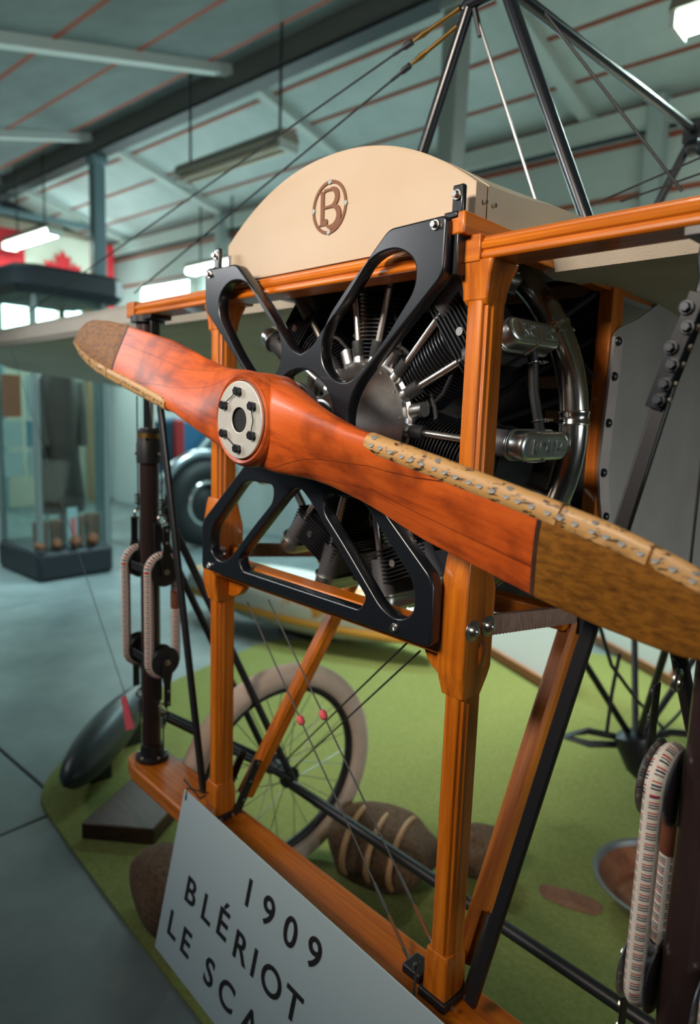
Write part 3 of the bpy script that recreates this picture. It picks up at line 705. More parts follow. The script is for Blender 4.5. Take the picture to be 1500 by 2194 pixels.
for a in CYLA:
    on_engine(CYL, 'cylinder', a)
    for s in (-1, 1):
        ang = a + s * 11
        on_engine(COVER, 'rocker_cover', ang); on_engine(TXT_BASE, 'rocker_box', ang); on_engine(CLIP, 'cover_clip', ang)
        d_in, d_out = a + s * 9.5, a + s * 10.5
        def pp(r_, an, y): return V(r_ * math.cos(R(an)), y, r_ * math.sin(R(an)))
        p0, p1 = pp(0.128, d_in, 0.352), pp(0.40, d_out, 0.352)
        dv = (p1 - p0)
        MB().tube([p0 + dv * 0.17, p1], 0.0085, 14).build('pushrod_tube', 'satin_tube', engine)
        MB().tube([p0 + dv * 0.10, p0 + dv * 0.12, p0 + dv * 0.24], [0.014, 0.0165, 0.0165], 14).build('tube_boot', 'rubber', engine)
        MB().tube([p0, p0 + dv * 0.10], [0.017, 0.015], 14).build('tappet_guide', 'alloy', engine)
        MB().tube([p0 + dv * 0.93, p1 + dv * 0.02], 0.0145, 12).build('tube_boot', 'rubber', engine)
# hoses between neighbouring rocker boxes with spring clips
for i in range(7):
    a1, a2 = CYLA[i] - 11, CYLA[(i + 1) % 7] + 11
    P1, P2 = pp(0.425, a1 - 3.6, 0.44), pp(0.425, a2 + 3.6, 0.44)
    mid = (P1 + P2) / 2 + (V(0, 0.44, 0) - (P1 + P2) / 2).normalized() * 0.006
    MB().tube([P1, P1.lerp(mid, 0.5), mid, P2.lerp(mid, 0.5), P2], 0.0105, 12).build('drain_hose', 'rubber', engine)
    for p, q in ((P1, P2), (P2, P1)):
        c = p.lerp(q, 0.14); u, v, ax = frame_of(q - p)
        MB().tube([c + (u * math.cos(R(t)) + v * math.sin(R(t))) * 0.0135 for t in range(0, 360, 30)], 0.0022, 6, closed=True).tube([c + Vector((0.01, 0.0, 0)), c + Vector((0.012, 0.018, 0)), c + Vector((0.02, 0.018, 0.003)), c + Vector((0.02, 0, 0.003))], 0.0025, 6).build('hose_clip', 'chrome', engine)
        MB().tube([p.lerp(q, -0.10), p.lerp(q, 0.04)], 0.0085, 10).build('hose_elbow', 'alloy', engine)
ringpts = [pp(0.433, 360 * k / 72, 0.56) for k in range(72)]
MB().tube(ringpts, 0.031, 20, closed=True).build('exhaust_ring', 'exhaust_steel', engine)
for k in range(14):
    a = 12.86 * 2 * k + 3.5
    u = Vector((-math.sin(R(a)), 0, math.cos(R(a)))); c = pp(0.433, a, 0.56)
    MB().lathe([(0.031, -0.016), (0.0335, -0.014), (0.0335, -0.009), (0.0318, -0.006), (0.0318, 0.006), (0.0335, 0.009), (0.0335, 0.014), (0.031, 0.016)], c, u, 24, caps=False).build('exhaust_joint', 'exhaust_steel', engine)
for a in CYLA:
    MB().tube([pp(0.37, a - 6, 0.47), pp(0.40, a - 6, 0.52), pp(0.425, a - 8, 0.55)], 0.022, 14).build('exhaust_stub', 'exhaust_steel', engine)
    MB().tube([pp(0.13, a + 14, 0.50), pp(0.22, a + 16, 0.545), pp(0.33, a + 9, 0.53), pp(0.36, a + 5, 0.48)], 0.018, 12).build('intake_pipe', 'black_steel', engine)
# ignition harness: a bundle of black leads round the crankcase
for j in range(3):
    MB().tube([pp(0.178 + 0.007 * j, 360 * k / 60, 0.385 + 0.009 * (j % 2) + 0.004 * math.sin(k * 1.3)) for k in range(60)], 0.0048, 8, closed=True).build('ignition_lead', 'rubber', engine)
for a in CYLA:
    MB().tube([pp(0.185, a - 22, 0.39), pp(0.235, a - 19, 0.37), pp(0.30, a - 9, 0.36), pp(0.345, a - 2, 0.365)], 0.0045, 8).build('ignition_lead', 'rubber', engine)
    MB().lathe([(0.009, 0), (0.009, 0.02), (0.006, 0.024), (0.006, 0.035)], pp(0.345, a - 2, 0.335), (0, 1, 0.0), 10).build('spark_plug', 'bolt_steel', engine)
    put(SMALLB, 'bolt', pp(0.165, a - 25, 0.352), (0, -1, 0), engine)
    MB().tube([pp(0.150, a - 25, 0.36), pp(0.185, a - 25.5, 0.36)], 0.017, 12).build('mount_boss', 'alloy', engine)
# firewall and engine bay tubes
fwm = MB().prism([(-0.40, -0.42), (0.40, -0.42), (0.40, 0.37), (-0.40, 0.37)], V(0, 0.80, 0), (1, 0, 0), (0, 0, 1), (0, 0.008, 0)).build('firewall', 'gap_black', plane)
for p, q, r_ in (((0.13, .58, .10), (0.385, .74, .33), .011), ((0.10, .60, -.02), (0.385, .74, .10), .010), ((0.385, .735, .22), (0.05, .66, .02), .009), ((0.2, .7, .34), (0.385, .72, .12), .009), ((.1, .6, -.1), (.385, .74, -.33), .011), ((-.13, .58, .10), (-.385, .74, .33), .011), ((-.1, .6, -.1), (-.385, .74, -.33), .011)):
    MB().tube([V(*p), V(*q)], r_, 10).build('bearer_tube', 'black_steel', plane)
for z, x0, x1 in ((0.335, -0.38, 0.38), (0.115, 0.18, 0.385), (0.03, 0.24, 0.385)):
    MB().bar(V(x0, 0.775, z), V(x1, 0.775, z), 0.02, 0.03).build('bay_slat', 'tan_wood', plane, bevel=0.002)

# ---- fuselage skin
def skin(s):
    x = 0.420 * s
    edge = [(0.765, -0.455), (0.755, -0.24), (0.725, -0.16), (0.708, -0.09), (0.712, 0.0), (0.722, 0.13), (0.727, 0.215), (0.755, 0.238), (0.84, 0.265), (0.94, 0.31), (1.0, 0.345)]
    poly = edge + [(3.4, 0.28), (3.4, -0.10), (1.3, -0.45)]
    o = MB().prism(poly, V(x, 0, 0), (0, 1, 0), (0, 0, 1), (0.004 * s, 0, 0)).build('fuselage_side', 'grey_fabric', plane, smooth=20)
    tag(o, 'grey fabric skin of the fuselage side')
    e0 = [p for p in edge if -0.25 < p[1] < 0.236]
    st = e0 + [(y + 0.045, z) for y, z in e0[::-1]]
    MB().prism(st, V(x + 0.004 * s, 0, 0), (0, 1, 0), (0, 0, 1), (0.003 * s, 0, 0)).build('edging_strip', 'leather_strip', o)
    for z in (0.205, 0.125, 0.018, -0.098, -0.205):
        y = [(lambda a, b_: a[0] + (b_[0] - a[0]) * (z - a[1]) / (b_[1] - a[1]))(a, b_) for a, b_ in zip(edge[:-1], edge[1:]) if a[1] <= z <= b_[1]][0]
        put(SNAP, 'snap', V(x + 0.007 * s, y + 0.016, z), (s, 0, 0), o)
for s in (-1, 1): skin(s)
MB().prism([(-0.42, 0.77), (0.42, 0.77), (0.42, 1.3), (0.35, 3.4), (-0.35, 3.4), (-0.42, 1.3)], V(0, 0, -0.455), (1, 0, 0), (0, 1, 0), (0, 0, 0.004)).build('fuselage_belly', 'grey_fabric', plane)
MB().prism([(-0.40, 0.78), (0.40, 0.78), (0.40, 1.3), (0.33, 3.4), (-0.33, 3.4), (-0.40, 1.3)], V(0, 0, 0.376), (1, 0, 0), (0, 1, 0), (0, 0, 0.004)).build('fuselage_deck', 'fabric', plane)
# ---- wings
def wing(s):
    secs = []; xs = []; x = 0.385
    while x < 4.97: xs.append(x); x += 0.11
    for i, x in enumerate(xs):
        f = 0 if x < 4.0 else (x - 4.0) / 0.97
        le = 0.462 + 0.25 * f ** 2.5; te = 2.0 - 0.95 * f ** 2; c = te - le; sag = 0.004 if i % 3 else 0
        zt = 0.05 + 0.20 * f
        P = []
        N_ = 16
        for k in range(N_ + 1):
            u = (1 - math.cos(math.pi * k / N_)) / 2
            P.append((u, 1))
        for k in range(N_ - 1, 0, -1):
            u = (1 - math.cos(math.pi * k / N_)) / 2
            P.append((u, -1))
        sec = []
        for u, sd in P:
            th = 5 * 0.09 * (0.2969 * math.sqrt(u) - 0.126 * u - 0.3516 * u * u + 0.2843 * u ** 3 - 0.1036 * u ** 4) * 1.5
            cam_ = 0.342 + 0.070 * math.sin(math.pi * min(1, u * 1.3) * 0.9) + (zt - 0.342) * u ** 1.4
            z = cam_ + th * ((1.0 + 1.6 * math.exp(-u / 0.15)) if sd > 0 else -(0.5 + 1.0 * math.exp(-u / 0.06))) - (sag * sd if 0.04 < u < 0.97 else 0)
            sec.append(V(s * x, le + c * u, z))
        secs.append(sec)
    o = MB().loft(secs).build('wing', 'fabric', plane, smooth=45)
    tag(o, 'cream fabric covered wing')
for s in (-1, 1): wing(s)
# ---- cabane pylon above the cowling
CT = V(-0.065, 0.75, 1.085); CB_ = V(0.052, 0.75, 1.083)
for p, q in ((CT, V(-0.36, 0.75, 0.40)), (CB_, V(0.375, 0.75, 0.375))):
    MB().tube([p, q], 0.0165, 16).build('pylon_leg', 'black_paint', plane)
MB().tube([CT + Vector((-0.012, 0, 0.0)), CT + Vector((0.0, 0, 0.012)), CB_ + Vector((0.0, 0, 0.012)), CB_ + Vector((0.02, 0, 0))], 0.018, 14).build('pylon_head', 'black_paint', plane)
MB().tube([CB_ + Vector((-0.01, 0.02, 0.02)), V(0.0, 2.13, 1.155)], 0.0165, 16).build('pylon_top_tube', 'black_paint', plane)
for q in (V(0.36, 2.05, 0.33), V(-0.36, 2.05, 0.33)):
    MB().tube([V(0.0, 2.13, 1.16), q], 0.0165, 14).build('pylon_leg', 'black_paint', plane)
MB().box(V(0.0, 2.13, 1.15), (0.07, 0.08, 0.08)).lathe([(0.03, -0.02), (0.03, 0.02)], V(0.02, 2.08, 1.08), (1, 0, 0), 16).build('pylon_head', 'black_paint', plane, bevel=0.004)
# rigging wires
def wire(pts, r_, m_, name='rigging_wire'): return MB().tube(pts, r_, 8).build(name, m_, plane)
def px(x, y, **k):                                          # where the line of sight of a frame position meets a plane of the aircraft
    v = CR @ Vector(((x - 750) / F, (y - 1097) / F, 1.0)); (ax, val), = k.items(); i = 'XYZ'.index(ax)
    val = val + (HZ if i == 2 else 0)
    return CAM + v * ((val - CAM[i]) / v[i])
for top, low in ((V(-0.085, 0.74, 1.09), px(60, 668, Y=0.62)), (V(-0.10, 0.75, 1.055), px(288, 628, Y=0.62))):
    dv = (low - top)
    wire([top, low], 0.0032, 'wire_dark')
    MB().tube([top, top + dv.normalized() * 0.03, top + dv.normalized() * 0.10, top + dv.normalized() * 0.125, top + dv.normalized() * 0.16], [0.008, 0.006, 0.006, 0.009, 0.004], 10).build('turnbuckle', 'brass', plane)
    MB().tube([top + dv.normalized() * t for t in (0.16, 0.165, 0.19, 0.20, 0.235)], [0.004, 0.009, 0.009, 0.005, 0.0045], 10).build('wire_sleeve', 'black_steel', plane)
wire([CT + Vector((0.02, 0, -0.01)), V(0.17, 0.83, 0.49)], 0.0042, 'wire_steel')
MB().tube([CT + Vector((0.02, 0, -0.008)), CT + Vector((0.036, 0.01, -0.075))], 0.008, 10).build('wire_sleeve', 'black_steel', plane)
wire([CB_ + Vector((0.02, 0.15, 0.0)), px(1462, 410, X=0.40)], 0.0042, 'wire_dark')
for (x0, y0), (x1, y1) in (((1255, 445), (1500, 338)), ((1330, 432), (1500, 372))):
    wire([px(x0, y0, Y=1.1), px(x1, y1, Y=1.1)], 0.003, 'wire_dark')
# crossed steel bracing wires in the undercarriage bay, with copper ferrules
for (a, b_), (c, e) in (((530, 1290), (885, 2075)), ((575, 1285), (940, 2050))):
    p, q = px(a, b_, Y=0.300), px(c, e, Y=0.235)
    dv = q - p
    wire([p, q], 0.0022, 'wire_steel')
    MB().tube([p + dv * 0.81, p + dv * 0.87], 0.0038, 8).build('wire_splice', 'wire_steel', plane)
    MB().tube([p + dv * 0.885, p + dv * 0.955], 0.0040, 8).build('ferrule', 'copper_tube', plane)
    MB().tube([p + dv * 0.955, q], 0.0045, 8).build('ferrule', 'bolt_steel', plane)
    MB().lathe([(0.006, -0.012), (0.010, -0.007), (0.010, 0.007), (0.006, 0.012)], p + dv * 0.385, dv, 10).build('wire_marker', 'tag_pink', plane)
o = MB().box(V(0.355, 0.225, -1.155), (0.05, 0.05, 0.022)).build('wire_anchor', 'black_steel', plane, bevel=0.004)
put(SMALLB, 'bolt', V(0.355, 0.215, -1.144), (0, 0, 1), o)
for (a, b_), (c, e) in (((880, 1370), (590, 1650)), ((900, 1395), (600, 1672))):
    wire([px(a, b_, Y=0.35), px(c, e, X=-0.66)], 0.0026, 'wire_dark')
fw_ = wire([px(292, 1560, Y=0.235), px(20, 738, Y=0.62)], 0.0018, 'wire_steel', 'flying_wire')
tq = [px(x_, y_, Y=0.232) for x_, y_ in ((259, 1494), (268, 1490), (287, 1560), (270, 1566))]
tag(MB().loft([tq, [p_ + Vector((0.001, 0.002, 0)) for p_ in tq]]).build('warning_tag', 'tag_pink', fw_), 'red ribbon tag')
# hand-made wire loops at the post feet
for s, pts in ((1, [V(0.392, 0.185, -1.09), V(0.392, 0.17, -1.12), V(0.41, 0.15, -1.17), V(0.43, 0.14, -1.25)]), (-1, [V(-0.58, 0.20, -1.12), V(-0.47, 0.19, -1.13), V(-0.40, 0.24, -1.06), V(-0.395, 0.27, -1.06)])):
    wire(pts, 0.0028, 'wire_dark', 'tie_wire')

# ---- wheel columns with shock cords
def cord_loop(x, y, zu, zl, rp, rc, seg, ring, name, parent, fine=True):
    pts = []; n_ = 20
    for k in range(n_ + 1):
        a = R(180 - 180 * k / n_); pts.append(Vector((x, y + rp * math.cos(a), zu + rp * math.sin(a))))
    for k in range(n_ + 1):
        a = R(-180 * k / n_); pts.append(Vector((x, y + rp * math.cos(a), zl + rp * math.sin(a))))
    pts.append(pts[0]); Ls = [0]
    for a, b_ in zip(pts[:-1], pts[1:]): Ls.append(Ls[-1] + (b_ - a).length)
    tot = Ls[-1]; n = int(tot / ring); out = []; j = 0
    for i in range(n):
        d_ = tot * i / n
        while Ls[j + 1] < d_: j += 1
        t = (d_ - Ls[j]) / max(Ls[j + 1] - Ls[j], 1e-9); out.append(pts[j].lerp(pts[j + 1], t))
    vs, fs, ms = [], [], []
    xx = Vector((1, 0, 0))
    for i, p in enumerate(out):
        tg = (out[(i + 1) % n] - out[i - 1]).normalized(); nn = tg.cross(xx).normalized()
        for k in range(seg):
            a = 2 * math.pi * k / seg; vs.append(p + HZV + (xx * math.cos(a) + nn * math.sin(a)) * rc)
    pat = [1, 0, 1, 0, 2, 0, 0, 0] if fine else [1, 0, 2, 0]
    pc = len(pat)
    mb = MB()
    for i in range(n):
        for k in range(seg):
            l = (k + 1) % seg; q = k % (seg // 4); colm = (k // (seg // 4)) % 2
            m_ = pat[(i + (pc // 2 if colm else 0)) % pc] if q < (seg // 4) * 0.66 else 0
            fs.append((i * seg + k, i * seg + l, ((i + 1) % n) * seg + l, ((i + 1) % n) * seg + k)); mb.f.append(list(fs[-1])); mb.m.append(m_)
    mb.v = vs
    o = mb.build(name, ['cord_white', 'cord_navy', 'cord_red'], parent, smooth=60)
    tag(o, 'white elastic shock cord flecked navy and red')
    zc = (zu + zl) / 2 + 0.05
    MB().lathe([(rc * 1.06, -0.030), (rc * 1.10, -0.027), (rc * 1.10, 0.027), (rc * 1.06, 0.030)], Vector((x, y + rp, zc)) + HZV, (0, 0, 1), 20).build('cord_binding', 'tape_brown', parent)
    return o
HZV = Vector((0, 0, HZ))
def column(s, zu, zl, fine):
    x, y = (0.868 if s > 0 else -0.855), 0.235
    ob = MB().lathe([(0.031, -1.15), (0.031, -0.10)], V(x, y, 0), (0, 0, 1), 32).build('wheel_column', 'brown_steel', plane)
    tag(ob, 'dark brown steel wheel column with elastic shock cords')
    MB().lathe([(0.036, 0.10), (0.036, 0.275)], V(x, y, 0), (0, 0, 1), 28).build('upper_sleeve', 'brown_steel', ob)
    MB().lathe([(0.017, -0.10), (0.017, 0.10)], V(x, y, 0), (0, 0, 1), 20).build('chrome_rod', 'chrome', ob)
    MB().lathe([(0.04, -0.16), (0.04, -0.10), (0.036, -0.085), (0.036, -0.06), (0.028, -0.05)], V(x, y, 0), (0, 0, 1), 28).build('collar', 'black_steel', ob)
    MB().lathe([(0.0365, -0.082), (0.0365, -0.066)], V(x, y, 0), (0, 0, 1), 28).build('brass_band', 'brass', ob)
    MB().lathe([(0.055, -1.172), (0.055, -1.160), (0.040, -1.155), (0.036, -1.12)], V(x, y, 0), (0, 0, 1), 28).build('base_flange', 'black_steel', ob)
    MB().lathe([(0.052, 0.275), (0.052, 0.293)], V(x, y, 0), (0, 0, 1), 28).build('top_flange', 'black_steel', ob)
    for k in range(5): put(SMALLB, 'bolt', V(x + 0.046 * math.cos(R(72 * k)), y + 0.046 * math.sin(R(72 * k)), -1.160), (0, 0, 1), ob)
    for k in range(6): put(SMALLB, 'bolt', V(x + 0.040 * math.cos(R(60 * k + 15)), y + 0.040 * math.sin(R(60 * k + 15)), -0.13 + 0.05 * (k % 2)), (math.cos(R(60 * k + 15)), math.sin(R(60 * k + 15)), 0), ob)
    for z in (zu, zl):
        for dy in ((0.038,) if fine else (-0.038, 0.038)): MB().bar(V(x - 0.10, y + dy, z), V(x + 0.10, y + dy, z), 0.006, 0.028).build('yoke_bar', 'black_steel', ob, bevel=0.002)
    for k in (-1, 1):
        xp = x + k * (0.055 if fine else 0.080)
        for z, zz in ((zu, 1), (zl, -1)):
            p_ = MB()
            g_ = 1.0 if fine else 0.8
            p_.lathe([(0.012, -0.0235), (0.060 * g_, -0.0225), (0.0615 * g_, -0.020), (0.040, -0.0155), (0.033, 0.0), (0.040, 0.0155), (0.0615 * g_, 0.020), (0.060 * g_, 0.0225), (0.012, 0.0235)], V(xp, y, z), (1, 0, 0), 36)
            p_.build('pulley', 'pulley_zinc' if fine else 'black_steel', ob)
            f = MB()
            for dx in (-0.029, 0.029):
                sec = [(-0.014, -0.016 * zz), (0.014, -0.016 * zz), (0.020, 0.03 * zz), (0.012, 0.075 * zz), (0.012, 0.15 * zz), (-0.012, 0.15 * zz), (-0.012, 0.075 * zz), (-0.020, 0.03 * zz)]
                if zz < 0: sec = sec[::-1]
                f.prism([(a * (1.0), b_) for a, b_ in sec], V(xp + dx - 0.002, y, z), (0, 1, 0), (0, 0, 1), (0.004, 0, 0))
            f.build('link_plate', 'black_steel', ob, bevel=0.001)
            for dx in (-1, 1):
                put(BOLT, 'bolt', V(xp + dx * 0.031, y, z), (dx, 0, 0), ob)
                for h in (0.095, 0.135): put(SMALLB, 'bolt', V(xp + dx * 0.031, y, z + zz * h), (dx, 0, 0), ob)
            # wire eye, coil and stay wire to the column end
            e = V(xp, y, z + zz * 0.165)
            MB().tube([e + Vector((0.0, 0.013 * math.cos(R(t)), 0.015 * math.sin(R(t)))) for t in range(0, 360, 30)], 0.0042, 8, closed=True).build('wire_eye', 'bolt_steel', ob)
            end = V(xp, y, (0.05 if zz > 0 else -1.15))
            MB().tube([e + Vector((0, 0, 0.014 * zz)), end], 0.0024, 6).build('stay_wire', 'wire_dark', ob)
            if abs(end[2] - e[2]) > 0.1:
                MB().tube([e + Vector((0.0095 * math.cos(t * 1.1), 0.0095 * math.sin(t * 1.1), zz * (0.028 + 0.0016 * t))) for t in range(0, 24)], 0.0028, 6).build('wire_coil', 'wire_dark', ob)
        cord_loop(xp, y, zu, zl, 0.047, 0.0148, 24 if fine else 16, 0.0021 if fine else 0.0042, 'shock_cord', ob, fine)
    return ob
column(-1, -0.50, -0.80, False)
column(1, -0.525, -0.845, True)
# ---- wheels with forks
def wheel(cx, cy, cz, yaw, colx):
    e = empty('wheel', V(cx, cy, cz), plane); tag(e, 'wire spoked wheel with cream tyre')
    rot = Matrix.Rotation(yaw, 3, 'Z'); O = V(cx, cy, cz); ax = rot @ Vector((1, 0, 0)); f1 = rot @ Vector((0, 1, 0)); f2 = Vector((0, 0, 1))
    def cp_(r_, a, dx=0): return O + f1 * r_ * math.cos(a) + f2 * r_ * math.sin(a) + ax * dx
    MB().tube([cp_(0.372, 2 * math.pi * k / 56) for k in range(56)], 0.043, 18, closed=True).build('tyre', 'tyre_cream', e)
    MB().tube([cp_(0.325, 2 * math.pi * k / 56) for k in range(56)], 0.017, 12, closed=True).build('rim', 'black_steel', e)
    MB().lathe([(0.022, -0.07), (0.040, -0.065), (0.040, -0.055), (0.026, -0.05), (0.026, 0.05), (0.040, 0.055), (0.040, 0.065), (0.022, 0.07)], O, ax, 24).build('hub', 'black_steel', e)
    for k in range(28):
        sd = -1 if k % 2 else 1; a = 2 * math.pi * k / 28; b_ = a + 0.35 * (1 if (k // 2) % 2 else -1)
        MB().tube([cp_(0.038, b_, 0.058 * sd), cp_(0.318, a)], 0.0016, 5).build('spoke', 'wire_steel', e)
    fk = MB(); c0 = Vector((colx, 0.235, 0))
    for dx in (-0.085, 0.085):
        a_ = O + ax * dx
        fk.tube([V(colx + dx * 0.7, 0.255, -0.30), a_], 0.013, 10)
        fk.tube([V(colx + dx * 0.6, 0.265, -1.02), a_], 0.013, 10)
    fk.tube([O - ax * 0.1, O + ax * 0.1], 0.011, 10)
    fk.build('fork', 'black_steel', e)
yw = math.atan2(0.135, 0.455)
wheel(-0.72, 0.69, -1.3255, -yw * 0.35, -0.855)
wheel(0.99, 0.69, -1.3255, -yw * 0.35, 0.855)
MB().tube([V(-0.56, 0.62, -1.29), V(0.9, 0.62, -1.30)], 0.017, 12).build('tie_tube', 'black_steel', plane)
# ---- lower pylon under the fuselage
LP = V(0.0, 2.15, -1.42)
for q in (V(-0.36, 1.55, -0.46), V(0.36, 1.55, -0.46), V(-0.36, 2.7, -0.36), V(0.36, 2.7, -0.36)):
    MB().tube([LP, q], 0.015, 10).build('lower_pylon_leg', 'black_steel', plane)
MB().lathe([(0.05, -0.05), (0.08, -0.03), (0.085, 0.0), (0.05, 0.12), (0.02, 0.16)], LP + Vector((0, -0.02, 0.02)), (0.25, 0, -1), 16).tube([LP + Vector((-0.04, -0.02, 0.02)), LP + Vector((-0.16, -0.14, 0.05)), LP + Vector((-0.24, -0.22, 0.02)), LP + Vector((-0.16, -0.12, -0.02)), LP], 0.016, 8).tube([LP, LP + Vector((0.1, 0.12, 0.06)), LP + Vector((0.2, 0.2, 0.06))], 0.016, 8).build('warping_crank', 'black_steel', plane)
for pts in (((1285, 1340), (1310, 1425), (1365, 1500), (1430, 1570)), ((1328, 1400), (1312, 1480), (1300, 1570)), ((1500, 1480), (1440, 1545), (1390, 1590))):
    wire([px(a, b_, X=0.02) for a, b_ in pts], 0.008, 'wire_dark', 'control_cable')

# ================================================================== THINGS AROUND THE AIRCRAFT
# sign board hung on the lower beam
TL, BL, TR = V(-0.458, 0.13, -1.072), V(-0.458, 0.045, -1.548), V(0.498, 0.13, -1.120)
e1 = (TR - TL).normalized(); e2 = (BL - TL); e2 = (e2 - e1 * e2.dot(e1)).normalized(); nrml = e1.cross(-e2).normalized()
SW, SH = 0.96, 0.482
sign = MB().prism([(0, 0), (SW, 0), (SW, SH), (0, SH)], TL - nrml * 0.004, e1, e2, nrml * 0.004).build('sign_board', 'sign_white', None, bevel=0.001)
tag(sign, 'white lettered sign board hanging below the propeller on the lower wooden beam', 'sign')
SM = Matrix((e1, -e2, nrml)).transposed().to_4x4()
for ch, u, v in (('1', .354, .105), ('9', .436, .103), ('0', .522, .101), ('9', .607, .097),
                 ('B', .120, .243), ('L', .203, .243), ('É', .278, .236), ('R', .362, .247), ('I', .422, .247), ('O', .492, .247), ('T', .575, .247),
                 ('L', .066, .375), ('E', .140, .379), ('S', .262, .383), ('C', .345, .387), ('A', .448, .389)):
    me = lettering('letter', ch, 0.101 if ch != 'É' else 0.106, 0.0012, 'letter_black', 0.0)
    me.transform(SM); me.transform(Matrix.Translation(TL + e1 * u + e2 * v + nrml * 0.0005)); place(me, 'letter', sign)
MB().tube([TL + e1 * 0.018 + e2 * 0.022 + nrml * 0.003, TL + e1 * 0.012 - e2 * 0.01, V(-0.43, 0.22, -1.11)], 0.002, 6).build('hanging_wire', 'wire_dark', sign)

# dark plank lying on the carpet
def flat(name, pts, h, m_, label, cat, z0=0.0095, bevel=0.006):
    o = MB().prism(pts, (0, 0, z0), (1, 0, 0), (0, 1, 0), (0, 0, h)).build(name, m_, None, bevel=bevel); return tag(o, label, cat)
flat('wheel_chock_board', [(-1.40, 0.20), (-1.17, 0.40), (-1.48, 0.88), (-1.70, 0.70)], 0.07, 'dark_wood', 'dark brown plank on the carpet behind the left end of the lower beam', 'plank')
# pod with tag
def pod():
    e = empty('grey_pod', (-1.95, 0.55, 0.0)); tag(e, 'dark grey teardrop pod lying at the left carpet edge', 'pod')
    a, b_ = Vector((-1.63, 0.22, 0.13)), Vector((-2.26, 0.98, 0.23)); n = 18; secs = []
    dr = (b_ - a); u = dr.cross(Vector((0, 0, 1))).normalized(); v = u.cross(dr).normalized()
    for i in range(n + 1):
        t = i / n; r_ = 0.004 + 0.110 * (math.sin(math.pi * t ** 0.72) ** 0.75)
        secs.append([a + dr * t + (u * math.cos(2 * math.pi * k / 28) * r_ * 0.9 + v * math.sin(2 * math.pi * k / 28) * r_) for k in range(28)])
    MB().loft(secs).build('pod_body', 'pod_grey', e, smooth=60)
    for t_, h_ in ((0.3, 0.08), (0.65, 0.115)):
        q = a + dr * t_; MB().box((q[0], q[1], 0.0095 + h_ / 2), (0.10, 0.10, h_)).build('cradle', 'black_steel', e)
pod()
def blob(name, c, size, m_, label, cat, seed, rough=0.12, rz=0.0):
    rnd = random.Random(seed); bm = bmesh.new(); bmesh.ops.create_icosphere(bm, subdivisions=4, radius=1.0)
    ph = [(Vector((rnd.uniform(-1, 1), rnd.uniform(-1, 1), rnd.uniform(-1, 1))).normalized(), rnd.uniform(2, 7), rnd.uniform(0, 6)) for _ in range(9)]
    for v in bm.verts:
        p = v.co.copy(); k = 1 + rough * sum(math.sin(d.dot(p) * f + o_) for d, f, o_ in ph) / 4
        q = Vector((math.copysign(abs(p[0]) ** 0.75, p[0]), math.copysign(abs(p[1]) ** 0.75, p[1]), math.copysign(abs(p[2]) ** 0.8, p[2]))) * k
        q = Vector((q[0] * size[0], q[1] * size[1], max(q[2], -0.93) * size[2])); v.co = Matrix.Rotation(rz, 3, 'Z') @ q
    me = bpy.data.meshes.new(name); bm.to_mesh(me); bm.free(); me.materials.append(MATS[m_]); finish(me, 60)
    o = inst(me, name, c); 
    if label: tag(o, label, cat)
    return o
s1 = blob('sandbag', (-0.455, 0.99, 0.118), (0.20, 0.14, 0.112), 'burlap', 'lumpy brown sandbag tied with rope behind the wooden posts', 'sandbag', 3, 0.2, rz=0.35)
WL[s1.name] = Vector((-0.455, 0.99, 0.118))
for dx in (-0.10, 0.0, 0.09):
    MB().tube([Vector((-0.455 + dx * 0.94 - 0.055 * math.cos(t), 0.99 + dx * 0.34 + 0.148 * math.cos(t), 0.118 + 0.112 * math.sin(t))) for t in [2 * math.pi * k / 24 for k in range(24)]], 0.011, 8, closed=True).build('rope', 'tan_wood', s1)
blob('sandbag', (-0.20, 1.30, 0.085), (0.11, 0.10, 0.080), 'burlap', 'small brown sandbag under the black tie tube, right of the wheel', 'sandbag', 5, 0.2, rz=0.6)
blob('sandbag', (-0.78, 0.24, 0.122), (0.17, 0.10, 0.115), 'burlap', 'brown sandbag standing behind the lower left corner of the sign', 'sandbag', 9, rz=-0.25)
# drip pan
pn = MB().lathe([(0.11, 0.002), (0.17, 0.02), (0.235, 0.105), (0.25, 0.108), (0.25, 0.102), (0.238, 0.098), (0.175, 0.014), (0.11, 0.006)], (0.36, 1.63, 0.0095), (0, 0, 1), 40, caps=True)
pan = pn.build('drip_pan', 'pan_steel', None, smooth=40); tag(pan, 'round metal drip pan with rusty inside on the carpet', 'pan')
MB().lathe([(0.02, 0.012), (0.165, 0.018), (0.223, 0.09)], (0.36, 1.63, 0.0108), (0, 0, 1), 40, caps=False).build('rust_lining', 'rust', pan)
st = blob('rust_stain', (0.12, 1.40, 0.0108), (0.10, 0.05, 0.0012), 'rust', 'small reddish rust stain on the green carpet', 'stain', 12, 0.25, rz=0.4)

